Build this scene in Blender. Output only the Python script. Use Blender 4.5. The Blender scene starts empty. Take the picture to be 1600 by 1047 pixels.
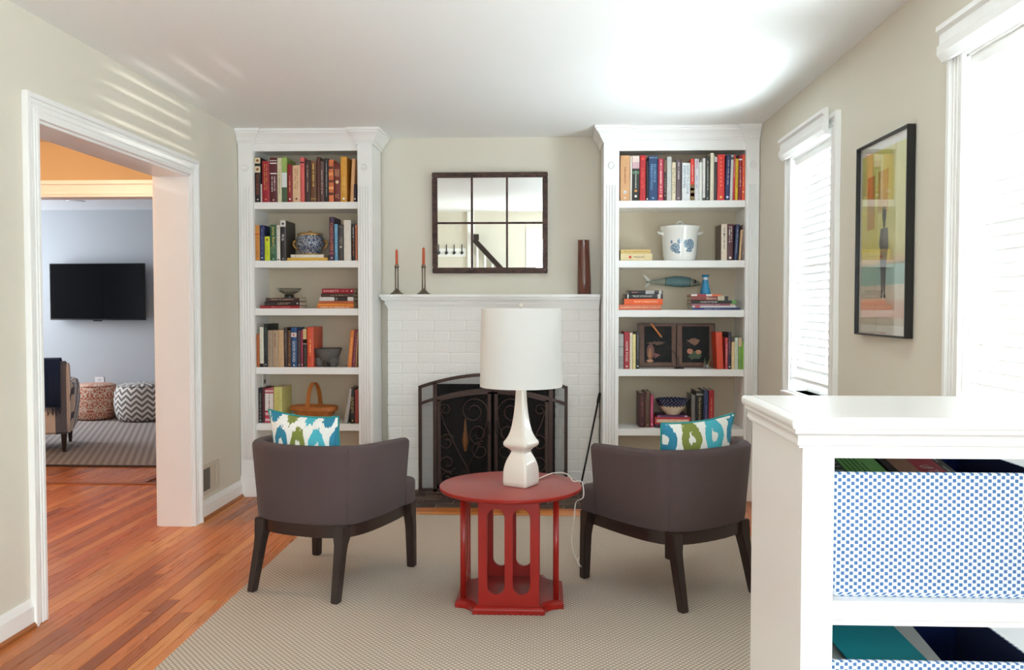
import bpy, math, random
from mathutils import Vector, Matrix
random.seed(7)
SC = bpy.context.scene
COL = SC.collection
R = math.radians
PI = math.pi

# ------------------------------------------------------------------ camera
CAM_H, FPX, YAW, PITCH = 1.275, 1350.0, R(2.33), R(1.93)
cam = bpy.data.cameras.new('camera'); cam.sensor_fit = 'HORIZONTAL'; cam.sensor_width = 36.0
cam.lens = 36.0 * FPX / 1600.0; cam.clip_start = 0.05
camo = bpy.data.objects.new('camera', cam); COL.objects.link(camo)
camo.location = (0, 0, CAM_H); camo.rotation_euler = (PI/2 - PITCH, 0, YAW)
SC.camera = camo

# ------------------------------------------------------------------ world, lights, exposure
wd = bpy.data.worlds.new('world'); SC.world = wd; wd.use_nodes = True
wd.node_tree.nodes['Background'].inputs[0].default_value = (0.86, 0.93, 1.0, 1)
wd.node_tree.nodes['Background'].inputs[1].default_value = 3.0
def area_light(name, loc, rot, sx, sy, power, col=(1, 1, 1)):
    l = bpy.data.lights.new(name, 'AREA'); l.shape = 'RECTANGLE'; l.size = sx; l.size_y = sy
    l.energy = power; l.color = col
    o = bpy.data.objects.new(name, l); COL.objects.link(o); o.location = loc; o.rotation_euler = rot
    return o
DAY = (0.81, 0.945, 1.0)
area_light('daylight_window_far', (1.66, 4.56, 1.40), (0, R(90), 0), 1.6, 1.0, 155, DAY)
area_light('daylight_window_near', (1.66, 2.52, 1.40), (0, R(90), 0), 1.6, 1.1, 172, DAY)
area_light('added_fill_behind', (1.60, -0.95, 1.45), (0, R(90), 0), 1.35, 1.3, 104, DAY)  # added fill lamp for an unseen, made-up window behind the camera
area_light('daylight_rear_door', (0.35, -3.02, 1.2), (R(90), 0, 0), 1.5, 1.9, 95, DAY)
area_light('daylight_tv_room', (-6.95, 8.6, 1.5), (0, R(-90), 0), 1.6, 1.4, 56, (0.90, 0.95, 1.0))
def point_light(name, loc, power, col, rad=0.1):
    l = bpy.data.lights.new(name, 'POINT'); l.energy = power; l.color = col; l.shadow_soft_size = rad
    o = bpy.data.objects.new(name, l); COL.objects.link(o); o.location = loc
    return o
point_light('hall_ceiling_lamp', (-3.5, 4.6, 2.22), 35, (1.0, 0.70, 0.46), 0.12)
# low sun glancing off glass across the street, thrown up through the near blind onto the doorway wall
l = bpy.data.lights.new('street_glint', 'SPOT'); l.energy = 1500; l.color = (1.0, 0.97, 0.9); l.shadow_soft_size = 0.012; l.spot_size = R(7); l.spot_blend = 0.7
o = bpy.data.objects.new('street_glint', l); COL.objects.link(o); o.location = (5.45, 0.47, -0.30)
o.rotation_euler = (Vector((-2.045, 4.40, 2.16))-o.location).to_track_quat('-Z', 'Y').to_euler()
vs = SC.view_settings
vs.view_transform = 'Standard'; vs.look = 'None'; vs.gamma = 1.0; vs.use_curve_mapping = False
vs.exposure = 0.55
try:
    SC.cycles.use_denoising = True
    SC.cycles.max_bounces = 10; SC.cycles.diffuse_bounces = 6; SC.cycles.transparent_max_bounces = 24
    SC.cycles.sample_clamp_indirect = 6.0
except Exception:
    pass

# ------------------------------------------------------------------ pixel -> point on a plane (1600x1047 frame)
_fw = Vector((-math.sin(YAW)*math.cos(PITCH), math.cos(YAW)*math.cos(PITCH), -math.sin(PITCH)))
_rt = Vector((math.cos(YAW), math.sin(YAW), 0)); _up = _rt.cross(_fw)
def _ray(x, y): return _fw + _rt*((x-800)/FPX) - _up*((y-523.5)/FPX)
def onY(x, y, Y):
    r = _ray(x, y); return Vector((0, 0, CAM_H)) + r*(Y/r.y)
def onZ(x, y, Z):
    r = _ray(x, y); return Vector((0, 0, CAM_H)) + r*((Z-CAM_H)/r.z)
def onX(x, y, X):
    r = _ray(x, y); return Vector((0, 0, CAM_H)) + r*(X/r.x)

# ------------------------------------------------------------------ materials
def lin(c):
    out = []
    for v in c[:3]:
        v = v/255.0
        out.append(v/12.92 if v <= 0.04045 else ((v+0.055)/1.055)**2.4)
    return (out[0], out[1], out[2], 1.0)
class NT:
    """small helper around a material's node tree"""
    def __init__(s, name, rough=0.5, spec=0.5):
        s.m = bpy.data.materials.new(name); s.m.use_nodes = True
        s.t = s.m.node_tree; s.b = s.t.nodes['Principled BSDF']; s.out = s.t.nodes['Material Output']
        s.b.inputs['Roughness'].default_value = rough
        s.b.inputs['Specular IOR Level'].default_value = spec
    def n(s, t, **kw):
        nd = s.t.nodes.new(t)
        for k, v in kw.items(): setattr(nd, k, v)
        return nd
    def lk(s, a, b): s.t.links.new(a, b)
    def put(s, sock, v):
        if v is None: return
        if isinstance(v, bpy.types.NodeSocket): s.lk(v, sock)
        else: sock.default_value = v
    def math(s, op, a, b=None, c=None):
        nd = s.n('ShaderNodeMath', operation=op)
        for i, v in enumerate((a, b, c)): s.put(nd.inputs[i], v)
        return nd.outputs[0]
    def xyz(s, kind='Object'):
        tc = s.n('ShaderNodeTexCoord'); sp = s.n('ShaderNodeSeparateXYZ'); s.lk(tc.outputs[kind], sp.inputs[0])
        return sp.outputs[0], sp.outputs[1], sp.outputs[2], tc.outputs[kind]
    def noise(s, vec, scale, detail=3.0, rough=0.55, dist=0.0, out='Fac'):
        nd = s.n('ShaderNodeTexNoise'); s.put(nd.inputs['Vector'], vec)
        nd.inputs['Scale'].default_value = scale; nd.inputs['Detail'].default_value = detail
        nd.inputs['Roughness'].default_value = rough; nd.inputs['Distortion'].default_value = dist
        return nd.outputs[0] if out == 'Fac' else nd.outputs[1]
    def scale(s, vec, v):
        mp = s.n('ShaderNodeMapping'); s.lk(vec, mp.inputs['Vector']); mp.inputs['Scale'].default_value = v
        return mp.outputs[0]
    def mix(s, fac, a, b):
        nd = s.n('ShaderNodeMix', data_type='RGBA')
        s.put(nd.inputs[0], fac); s.put(nd.inputs[6], a); s.put(nd.inputs[7], b)
        return nd.outputs[2]
    def ramp(s, fac, stops, interp='LINEAR'):
        nd = s.n('ShaderNodeValToRGB'); nd.color_ramp.interpolation = interp
        cr = nd.color_ramp
        while len(cr.elements) < len(stops): cr.elements.new(0.5)
        for e, (p, c) in zip(cr.elements, stops): e.position = p; e.color = lin(c)
        s.lk(fac, nd.inputs[0]); return nd.outputs[0]
    def color(s, v): s.put(s.b.inputs['Base Color'], v)
    def bump(s, h, strength=0.2, dist=0.01):
        nd = s.n('ShaderNodeBump'); nd.inputs['Strength'].default_value = strength; nd.inputs['Distance'].default_value = dist
        s.lk(h, nd.inputs['Height']); s.lk(nd.outputs[0], s.b.inputs['Normal'])
MATS = {}
def mat(c, rough=0.5, var=0.06, sc=8.0, metal=0.0, spec=0.5, bump=0.0, bsc=60.0, name=None, coat=0.0):
    key = (tuple(c), rough, var, sc, metal, spec, bump, bsc, coat)
    if key in MATS: return MATS[key]
    n = NT(name or 'mat_%02x%02x%02x' % tuple(int(v) for v in c), rough, spec)
    x, y, z, v = n.xyz()
    d = tuple(max(0, k*(1-var)) for k in c); l = tuple(min(255, k*(1+var)) for k in c)
    n.color(n.mix(n.noise(v, sc), lin(d), lin(l)))
    n.b.inputs['Metallic'].default_value = metal
    n.b.inputs['Coat Weight'].default_value = coat
    if bump: n.bump(n.noise(v, bsc, 4.0), bump, 0.004)
    MATS[key] = n.m
    return n.m

M_WALL = mat((224, 218, 204), 0.75, 0.012, 1.5, bump=0.05, bsc=180, name='beige_wall_paint', spec=0.3)
M_CEIL = mat((248, 250, 249), 0.7, 0.01, 1.2, name='ceiling_paint', spec=0.3)
M_TRIM = mat((248, 248, 246), 0.35, 0.012, 3.0, name='white_trim_paint')
M_CAB = mat((248, 248, 247), 0.28, 0.01, 3.0, name='white_cabinet_paint')
M_GREYWALL = mat((174, 180, 186), 0.75, 0.012, 1.5, name='grey_blue_wall_paint')
M_YELWALL = mat((204, 180, 142), 0.75, 0.012, 1.5, name='hall_wall_paint')
M_SHOE = mat((158, 92, 46), 0.4, 0.12, 12, name='shoe_moulding_wood')
M_BLACK = mat((18, 17, 17), 0.4, 0.1, 10, name='black_metal')
M_IRON = mat((64, 46, 40), 0.42, 0.12, 30, metal=0.5, name='bronzed_iron')
M_SOOT = mat((26, 23, 22), 0.95, 0.3, 9, bump=0.3, bsc=30, name='sooty_firebox')

def m_plank():
    n = NT('oak_plank', 0.3, 0.35)
    oi = n.n('ShaderNodeObjectInfo'); x, y, z, v = n.xyz()
    off = n.n('ShaderNodeVectorMath', operation='ADD'); n.lk(v, off.inputs[0])
    cb = n.n('ShaderNodeCombineXYZ'); n.lk(n.math('MULTIPLY', oi.outputs['Random'], 37.0), cb.inputs[0]); n.lk(n.math('MULTIPLY', oi.outputs['Random'], 91.0), cb.inputs[1])
    n.lk(cb.outputs[0], off.inputs[1])
    g = n.noise(n.scale(off.outputs[0], (55, 2.2, 1)), 1.0, 5.0, 0.6, 0.6)
    base = n.ramp(oi.outputs['Random'], [(0.0, (152, 78, 34)), (0.2, (192, 108, 48)), (0.42, (212, 126, 62)), (0.62, (198, 108, 50)), (0.82, (228, 152, 84)), (1.0, (172, 92, 42))])
    dark = n.mix(0.32, base, lin((116, 54, 22)))
    f = n.ramp(g, [(0.32, (0, 0, 0)), (0.66, (255, 255, 255))])
    n.color(n.mix(f, dark, base))
    n.lk(n.math('MULTIPLY_ADD', g, 0.14, 0.22), n.b.inputs['Roughness'])
    n.bump(g, 0.06, 0.002)
    return n.m
M_PLANK = m_plank()

def m_rug():
    n = NT('lattice_rug', 0.95, 0.15); x, y, z, v = n.xyz()
    p = 0.0215
    w = n.math('MULTIPLY', n.math('SUBTRACT', n.noise(v, 5.0), 0.5), 0.25)
    u1 = n.math('ADD', n.math('DIVIDE', n.math('ADD', x, n.math('MULTIPLY', y, 0.85)), p), w)
    u2 = n.math('ADD', n.math('DIVIDE', n.math('SUBTRACT', x, n.math('MULTIPLY', y, 0.85)), p), w)
    def line(u): return n.math('GREATER_THAN', n.math('ABSOLUTE', n.math('SUBTRACT', n.math('FRACT', u), 0.5)), 0.36)
    l = n.math('MAXIMUM', line(u1), line(u2))
    fine = n.noise(v, 420.0, 2.0)
    a = n.mix(fine, lin((196, 182, 165)), lin((220, 208, 194)))
    b = n.mix(fine, lin((132, 118, 108)), lin((160, 146, 134)))
    n.color(n.mix(n.math('MULTIPLY', l, 0.9), a, b))
    n.bump(n.math('SUBTRACT', fine, l), 0.35, 0.004)
    return n.m
def m_rug2():
    n = NT('woven_grey_rug', 0.95, 0.15); x, y, z, v = n.xyz()
    row = n.math('FLOOR', n.math('DIVIDE', y, 0.075))
    u = n.math('FRACT', n.math('ADD', n.math('DIVIDE', x, 0.062), n.math('MULTIPLY', row, 0.5)))
    vv = n.math('FRACT', n.math('DIVIDE', y, 0.075))
    k = n.math('MULTIPLY', n.math('LESS_THAN', u, 0.5), n.math('LESS_THAN', vv, 0.6))
    n.color(n.mix(k, lin((172, 162, 156)), lin((112, 104, 102))))
    n.bump(n.noise(v, 250, 2), 0.3, 0.004)
    return n.m
def m_fabric(name, c, c2=None, sc=450.0, var=0.10):
    n = NT(name, 0.9, 0.2); x, y, z, v = n.xyz()
    f1 = n.noise(n.scale(v, (1, 1, 6)), sc, 2.0); f2 = n.noise(n.scale(v, (5, 5, 1)), sc, 2.0)
    f = n.math('MULTIPLY_ADD', f1, 0.5, n.math('MULTIPLY', f2, 0.5))
    d = tuple(k*(1-var*1.6) for k in c); l = tuple(min(255, k*(1+var*1.6)) for k in c)
    n.color(n.mix(f, lin(d), lin(l)))
    n.b.inputs['Sheen Weight'].default_value = 0.06
    n.bump(f, 0.25, 0.002)
    return n.m
M_CHAIR = m_fabric('taupe_upholstery', (80, 67, 67), None, 260.0, 0.2)
M_ESPRESSO = mat((44, 31, 27), 0.32, 0.18, 22, name='espresso_wood')

# ------------------------------------------------------------------ mesh helpers
def sset(o, label=None, cat=None, group=None, kind=None):
    if label: o['label'] = label
    if cat: o['category'] = cat
    if group: o['group'] = group
    if kind: o['kind'] = kind
    return o
def empty(name, loc=(0, 0, 0), rz=0.0, label=None, cat=None, group=None, kind=None, rot=None):
    o = bpy.data.objects.new(name, None); COL.objects.link(o); o.location = loc
    o.rotation_euler = rot if rot else (0, 0, rz); o.empty_display_size = 0.05
    return sset(o, label, cat, group, kind)
def link(name, me, parent=None, loc=(0, 0, 0), rot=(0, 0, 0)):
    o = bpy.data.objects.new(name, me); COL.objects.link(o)
    if parent is not None: o.parent = parent
    o.location = loc; o.rotation_euler = rot
    return o
class MB:
    def __init__(s): s.v = []; s.f = []
    def add(s, vs, fs):
        k = len(s.v); s.v += [tuple(p) for p in vs]; s.f += [tuple(i+k for i in f) for f in fs]; return s
    def box(s, x0, x1, y0, y1, z0, z1):
        return s.add([(x0, y0, z0), (x1, y0, z0), (x1, y1, z0), (x0, y1, z0), (x0, y0, z1), (x1, y0, z1), (x1, y1, z1), (x0, y1, z1)],
                     [(0, 3, 2, 1), (4, 5, 6, 7), (0, 1, 5, 4), (1, 2, 6, 5), (2, 3, 7, 6), (3, 0, 4, 7)])
    def loft(s, rings, cap=True, closed=True, loop=False):
        n = len(rings[0]); vs = [p for r in rings for p in r]; fs = []
        m = len(rings)
        for i in range(m if loop else m-1):
            a = i*n; b = ((i+1) % m)*n
            for j in range(n if closed else n-1):
                k = (j+1) % n; fs.append((a+j, a+k, b+k, b+j))
        if cap and not loop:
            fs.append(tuple(range(n-1, -1, -1))); fs.append(tuple((m-1)*n+j for j in range(n)))
        return s.add(vs, fs)
    def lathe(s, prof, seg=24, c=(0, 0), cap=True, sq=0.0):
        rings = []
        for r, z in prof:
            rings.append([(c[0]+r*math.cos(2*PI*j/seg), c[1]+r*math.sin(2*PI*j/seg), z) for j in range(seg)])
        return s.loft(rings, cap)
    def tube(s, pts, r, seg=8, cap=True):
        pts = [Vector(p) for p in pts]; n = len(pts); rings = []
        rs = r if isinstance(r, (list, tuple)) else [r]*n
        ref = Vector((0, 0, 1))
        prev = None
        for i, p in enumerate(pts):
            t = (pts[min(i+1, n-1)] - pts[max(i-1, 0)])
            if t.length < 1e-9: t = Vector((0, 0, 1))
            t.normalize()
            if prev is None:
                a = t.cross(ref)
                if a.length < 1e-3: a = t.cross(Vector((1, 0, 0)))
            else:
                a = prev - t*prev.dot(t)
                if a.length < 1e-4: a = t.cross(Vector((1, 0, 0)))
            a.normalize(); prev = a; b = t.cross(a)
            rings.append([tuple(p + a*(rs[i]*math.cos(2*PI*j/seg)) + b*(rs[i]*math.sin(2*PI*j/seg))) for j in range(seg)])
        return s.loft(rings, cap)
    def bar(s, p, q, w, h):
        """rectangular bar from p to q; w across, h in z-ish"""
        p = Vector(p); q = Vector(q); t = (q-p).normalized(); a = t.cross(Vector((0, 0, 1)))
        if a.length < 1e-3: a = Vector((1, 0, 0))
        a.normalize(); b = t.cross(a)
        o = [a*w/2+b*h/2, -a*w/2+b*h/2, -a*w/2-b*h/2, a*w/2-b*h/2]
        return s.loft([[tuple(p+k) for k in o], [tuple(q+k) for k in o]])
    def sweep(s, path, prof, closed=False):
        """path: plan (x,y) polyline, outward = right-hand side of travel; prof: (offset, z), mitred"""
        n = len(path); P = [Vector(p) for p in path]; rings = []
        for i in range(n):
            def nrm(a, b):
                d = (b-a).normalized(); return Vector((d.y, -d.x))
            if i == 0: m = nrm(P[0], P[1]); k = 1
            elif i == n-1: m = nrm(P[-2], P[-1]); k = 1
            else:
                n1 = nrm(P[i-1], P[i]); n2 = nrm(P[i], P[i+1]); m = (n1+n2)
                m.normalize(); k = 1/max(0.3, m.dot(n1))
            rings.append([(P[i].x+m.x*k*o, P[i].y+m.y*k*o, z) for o, z in prof])
        return s.loft(rings, True)
    def mesh(s, name, mats, smooth=False, bevel=0.0, seg=2):
        me = bpy.data.meshes.new(name); me.from_pydata(s.v, [], s.f); me.update()
        import bmesh
        bm = bmesh.new(); bm.from_mesh(me)
        if bevel:
            es = [e for e in bm.edges if len(e.link_faces) == 2 and e.calc_face_angle(0) > 0.5]
            bmesh.ops.bevel(bm, geom=es, offset=bevel, segments=seg, affect='EDGES', clamp_overlap=True)
        bmesh.ops.recalc_face_normals(bm, faces=bm.faces)
        bm.to_mesh(me); bm.free()
        if smooth:
            for p in me.polygons: p.use_smooth = True
            if smooth != 'all':
                try: me.set_sharp_from_angle(angle=R(smooth if smooth not in (True, 1) else 40))
                except Exception: pass
        for m in (mats if isinstance(mats, (list, tuple)) else [mats]): me.materials.append(m)
        return me
    def build(s, name, mats, parent=None, loc=(0, 0, 0), rot=(0, 0, 0), smooth=False, bevel=0.0, seg=2):
        return link(name, s.mesh(name, mats, smooth, bevel, seg), parent, loc, rot)
def sub(o, lv=1):
    m = o.modifiers.new('subdivision', 'SUBSURF'); m.levels = lv; m.render_levels = lv
    return o
def struct(o): o['kind'] = 'structure'; return o
def box_obj(name, m, parent, x0, x1, y0, y1, z0, z1, bevel=0.0):
    return MB().box(x0, x1, y0, y1, z0, z1).build(name, m, parent, bevel=bevel)
_TXT = {}
def text_mesh(txt, w, h, m, maxw=True):
    """flat lettering in the XZ plane, centred, facing -Y, fitted to w x h"""
    key = (txt, round(w, 4), round(h, 4), m.name)
    if key in _TXT: return _TXT[key]
    cu = bpy.data.curves.new('lettering', 'FONT'); cu.body = txt; cu.size = 1; cu.resolution_u = 3
    o = bpy.data.objects.new('lettering', cu); COL.objects.link(o)
    dg = bpy.context.evaluated_depsgraph_get()
    me = bpy.data.meshes.new_from_object(o.evaluated_get(dg))
    bpy.data.objects.remove(o)
    xs = [v.co.x for v in me.vertices]; ys = [v.co.y for v in me.vertices]
    x0, x1, y0, y1 = min(xs), max(xs), min(ys), max(ys)
    for v in me.vertices:
        v.co = Vector(((v.co.x-(x0+x1)/2)*w/(x1-x0), 0, (v.co.y-(y0+y1)/2)*h/(y1-y0)))
    me.materials.clear(); me.materials.append(m)
    _TXT[key] = me
    return me
def plate(name, outer, holes, thick, m, parent=None, loc=(0, 0, 0), rot=(0, 0, 0), bevel=0.0):
    """flat plate with holes in the local XZ plane, thickness along Y"""
    cu = bpy.data.curves.new(name, 'CURVE'); cu.dimensions = '2D'; cu.fill_mode = 'BOTH'; cu.extrude = thick/2; cu.bevel_depth = bevel; cu.bevel_resolution = 1
    for lp in [outer]+holes:
        sp = cu.splines.new('POLY'); sp.points.add(len(lp)-1); sp.use_cyclic_u = True
        for q, (a, b) in zip(sp.points, lp): q.co = (a, b, 0, 1)
    o = bpy.data.objects.new(name, cu); COL.objects.link(o)
    dg = bpy.context.evaluated_depsgraph_get()
    me = bpy.data.meshes.new_from_object(o.evaluated_get(dg)); bpy.data.objects.remove(o)
    for v in me.vertices: v.co = Vector((v.co.x, -v.co.z, v.co.y))
    me.materials.clear(); me.materials.append(m)
    return link(name, me, parent, loc, rot)
def copy_tree(o, parent=None):
    c = o.copy(); COL.objects.link(c); c.parent = parent
    for ch in list(o.children): copy_tree(ch, c)
    return c

# ================================================================== the setting
XL, XR, YW, YR, ZC = -2.045, 1.37, 5.99, -2.9, 2.435       # left / right wall, fireplace wall, rear wall, ceiling
XH = -2.24                                                  # hall side of the left wall
D0, D1, DZ = 3.395, 4.885, 2.027                            # cased opening in the left wall
YB, YM = 5.657, 5.68                                        # bookcase pilaster front, bookcase field
RUGX0, RUGX1, RUGY1 = -1.37, 1.12, 5.18

fl = struct(MB().box(-7.2, 1.75, -3.2, 10.0, -0.08, -0.012).build('floor', mat((112, 62, 34), 0.5, 0.1, 6, name='subfloor')))
PW = 0.0572
_pl = {}
def plank(x0, x1, y0, y1):
    L = round((y1-y0)/0.05)*0.05; W = round(x1-x0, 4)
    key = (round(L, 3), W)
    if key not in _pl:
        _pl[key] = MB().box(0, W-0.0009, 0, L-0.0009, -0.012, 0).mesh('plank', M_PLANK, bevel=0.0012, seg=1)
    link('plank', _pl[key], fl, (x0, y0, 0))
def planks(xa, xb, ya, yb, lmin, lmax):
    x = xa
    while x < xb-0.01:
        w = min(PW, xb-x); y = ya - random.random()*0.6
        first = True
        while y < yb-0.02:
            L = round(random.uniform(lmin, lmax)/0.05)*0.05
            y1 = y+L
            if y1 > yb: y1 = yb
            ys = max(y, ya)
            if y1-ys > 0.03:
                L2 = max(0.05, math.floor((y1-ys)/0.05+0.5)*0.05)
                plank(x, x+w, y1-L2 if ys == ya and False else ys, ys+L2)
                y = ys+L2
            else: y = y1
        x += PW
planks(XL, RUGX0+0.10, 1.6, 5.65, 0.8, 1.6)
planks(-4.62, XL, 3.35, 6.0, 0.9, 1.7)
planks(-4.62, -2.9, 6.0, 6.8, 0.8, 0.8)
planks(1.06, XR, 2.6, 5.65, 1.1, 1.6)
for k in range(4):                                          # border boards in front of the hearth
    y = 5.17 + k*PW
    x = -1.27
    while x < 1.06:
        L = min(random.choice((0.6, 0.8, 1.1)), 1.06-x); L = max(0.05, round(L/0.05)*0.05)
        key = (round(L, 3), PW)
        if key not in _pl: _pl[key] = MB().box(0, PW-0.0009, 0, L-0.0009, -0.012, 0).mesh('plank', M_PLANK, bevel=0.0012, seg=1)
        link('plank', _pl[key], fl, (x, y+PW, 0), (0, 0, -PI/2)); x += L

struct(MB().box(XL-0.2, XR+0.2, YR-0.2, YW+0.2, ZC, ZC+0.12).build('ceiling', M_CEIL))
struct(MB().box(-5.2, XL-0.02, 2.0, 6.02, ZC, ZC+0.12).build('ceiling_hall', mat((238, 226, 204), 0.7, 0.01, 1.2, name='hall_ceiling_paint')))
struct(MB().box(-7.2, XL-0.02, 6.14, 10.0, 2.375, 2.5).build('ceiling_tv_room', mat((228, 230, 234), 0.7, 0.01, 1.2, name='tv_ceiling_paint')))
struct(MB().box(XH, XL, YR, D0, 0, ZC).box(XH, XL, D1, YW+0.15, 0, ZC).box(XH, XL, D0, D1, DZ, ZC).build('wall_left', M_WALL))
WZ0, WZ1 = 0.80, 2.10
WINS = [(4.21, 4.905), (2.13, 2.91), (-1.55, -0.35)]  # last opening is invented, out of view, to let fill light in
mb = MB(); ys = [YW+0.15]
for a, b in WINS: mb.box(XR, XR+0.15, b, ys[-1], 0, ZC).box(XR, XR+0.15, a, b, 0, WZ0).box(XR, XR+0.15, a, b, WZ1, ZC); ys.append(a)
mb.box(XR, XR+0.15, YR-0.15, ys[-1], 0, ZC)
struct(mb.build('wall_right', M_WALL))
FX0, FX1, FZ = -0.765, 0.055, 0.737                         # firebox opening
struct(MB().box(XL, FX0, YW, YW+0.15, 0, ZC).box(FX1, XR, YW, YW+0.15, 0, ZC).box(FX0, FX1, YW, YW+0.15, FZ, ZC).build('wall_back', M_WALL))
# rear wall (seen in the mirror) with a glazed door
RD0, RD1 = -0.27, 0.95
struct(MB().box(XH, RD0, YR-0.15, YR, 0, ZC).box(RD1, XR, YR-0.15, YR, 0, ZC).box(RD0, RD1, YR-0.15, YR, 2.05, ZC).build('wall_rear', mat((222, 216, 200), 0.75, 0.012, 1.5, name='rear_wall_paint')))
# hall and TV room
struct(MB().box(-5.2, -4.75, 6.02, 6.14, 0, ZC).box(-2.6, XH, 6.02, 6.14, 0, ZC).box(-4.75, -2.6, 6.02, 6.14, 2.148, ZC).build('wall_hall', M_YELWALL))
struct(MB().box(-5.2, -5.05, 2.0, 6.02, 0, ZC).build('wall_hall_side', M_YELWALL))
struct(MB().box(-5.2, XH, 1.85, 2.0, 0, ZC).build('wall_hall_near', M_YELWALL))
struct(MB().box(-7.2, XH, 9.75, 9.9, 0, 2.5).build('wall_tv_room', M_GREYWALL))
struct(MB().box(-2.4, XH, 6.14, 9.75, 0, 2.5).build('wall_tv_room_side', M_GREYWALL))
struct(MB().box(-7.3, -7.15, 6.0, 9.9, 0, 2.5).box(-7.2, -5.2, 6.0, 6.14, 0, 2.5).build('wall_tv_room_far', M_GREYWALL))
# header casing of the second opening
struct(MB().box(-4.75, -2.6, 6.0, 6.16, 2.044, 2.148).box(-4.80, -2.55, 5.975, 6.0, 2.13, 2.158).box(-4.75, -2.6, 5.992, 6.0, 2.062, 2.07).build('trim_5', M_TRIM, bevel=0.003))
struct(MB().box(-4.75, -4.72, 6.0, 6.16, 0, 2.044).box(-2.63, -2.6, 6.0, 6.16, 0, 2.044).build('trim_6', M_TRIM))
# threshold where the floors meet
struct(MB().box(-4.72, -2.63, 6.01, 6.07, -0.005, 0.006).build('trim_7', M_SHOE, bevel=0.002))

# cased opening: jamb liner and casing
t = struct(empty('trim_1'))
MB().box(XH, XL, D1-0.016, D1, 0, DZ).box(XH, XL, D0, D0+0.016, 0, DZ).box(XH, XL, D0, D1, DZ-0.016, DZ).build('jamb', M_TRIM, t, bevel=0.002)
def casing_y(name, x, sgn, y0, y1, z0, z1, w, parent, bottom=False):
    """casing on a wall plane x (room towards sgn): stepped boards round the opening y0..y1, z0..z1"""
    def ring(a, b, th):
        m = MB(); xa, xb = sorted((x, x+sgn*th))
        m.box(xa, xb, y0-b, y0-a, z0 if not bottom else z0-b, z1+b); m.box(xa, xb, y1+a, y1+b, z0 if not bottom else z0-b, z1+b)
        m.box(xa, xb, y0-a, y1+a, z1+a, z1+b)
        if bottom: m.box(xa, xb, y0-a, y1+a, z0-b, z0-a)
        return m
    m = ring(-0.002, w*0.94, 0.014)
    for r in (ring(w*0.76, w, 0.026), ring(w*0.30, w*0.36, 0.018), ring(w*0.56, w*0.62, 0.018), ring(-0.005, 0.014, 0.018)): m.add(r.v, r.f)
    return m.build(name, M_TRIM, parent, bevel=0.002, seg=1)
casing_y('casing', XL, 1, D0, D1, 0, DZ, 0.088, t)
casing_y('casing', XH, -1, D0, D1, 0, DZ, 0.088, t)
# baseboards with stained shoe moulding
def baseboard(name, path, h=0.115):
    o = struct(MB().sweep(path, [(0, 0.02), (0.016, 0.02), (0.016, h-0.03), (0.010, h-0.012), (0.006, h), (0, h)]).build(name, M_TRIM))
    MB().sweep(path, [(0, 0), (0.026, 0), (0.025, 0.012), (0.017, 0.022), (0, 0.022)]).build('shoe_moulding', M_SHOE, o)
baseboard('baseboard_left', [(XL, YR), (XL, D0-0.088)])
baseboard('baseboard_left_far', [(XL, D1+0.088), (XL, YB)])
baseboard('baseboard_right', [(XR, YB), (XR, YR)])
baseboard('baseboard_tv_room', [(-7.1, 9.75), (-2.4, 9.75)])
# windows in the right wall; the third is unseen, added for its light
M_GLASS = None
def m_glass():
    n = NT('window_glass', 0.02); t = n.t
    tr = n.n('ShaderNodeBsdfTransparent'); gl = n.n('ShaderNodeBsdfGlossy'); gl.inputs['Roughness'].default_value = 0.02
    fr = n.n('ShaderNodeLayerWeight'); fr.inputs[0].default_value = 0.5
    fac = n.math('MULTIPLY_ADD', n.math('POWER', fr.outputs['Facing'], 4.0), 0.85, 0.04)
    mx = n.n('ShaderNodeMixShader'); n.lk(fac, mx.inputs[0]); n.lk(tr.outputs[0], mx.inputs[1]); n.lk(gl.outputs[0], mx.inputs[2])
    n.lk(mx.outputs[0], n.out.inputs['Surface'])
    return n.m
M_GLASS = m_glass()
def m_blind():
    n = NT('white_blind_slat', 0.45); n.b.inputs['Base Color'].default_value = (0.93, 0.94, 0.93, 1)
    tl = n.n('ShaderNodeBsdfTranslucent'); tl.inputs[0].default_value = (0.95, 0.95, 0.93, 1)
    x, y, z, v = n.xyz(); n.color(n.mix(n.noise(v, 6), (0.90, 0.91, 0.90, 1), (0.95, 0.95, 0.94, 1)))
    mx = n.n('ShaderNodeMixShader'); mx.inputs[0].default_value = 0.045
    n.lk(n.b.outputs[0], mx.inputs[1]); n.lk(tl.outputs[0], mx.inputs[2]); n.lk(mx.outputs[0], n.out.inputs['Surface'])
    return n.m
M_BLIND = m_blind()
blind_labels = ['white slatted blind over the far window next to the bookcase', 'white slatted blind over the near window beside the framed print']
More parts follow.
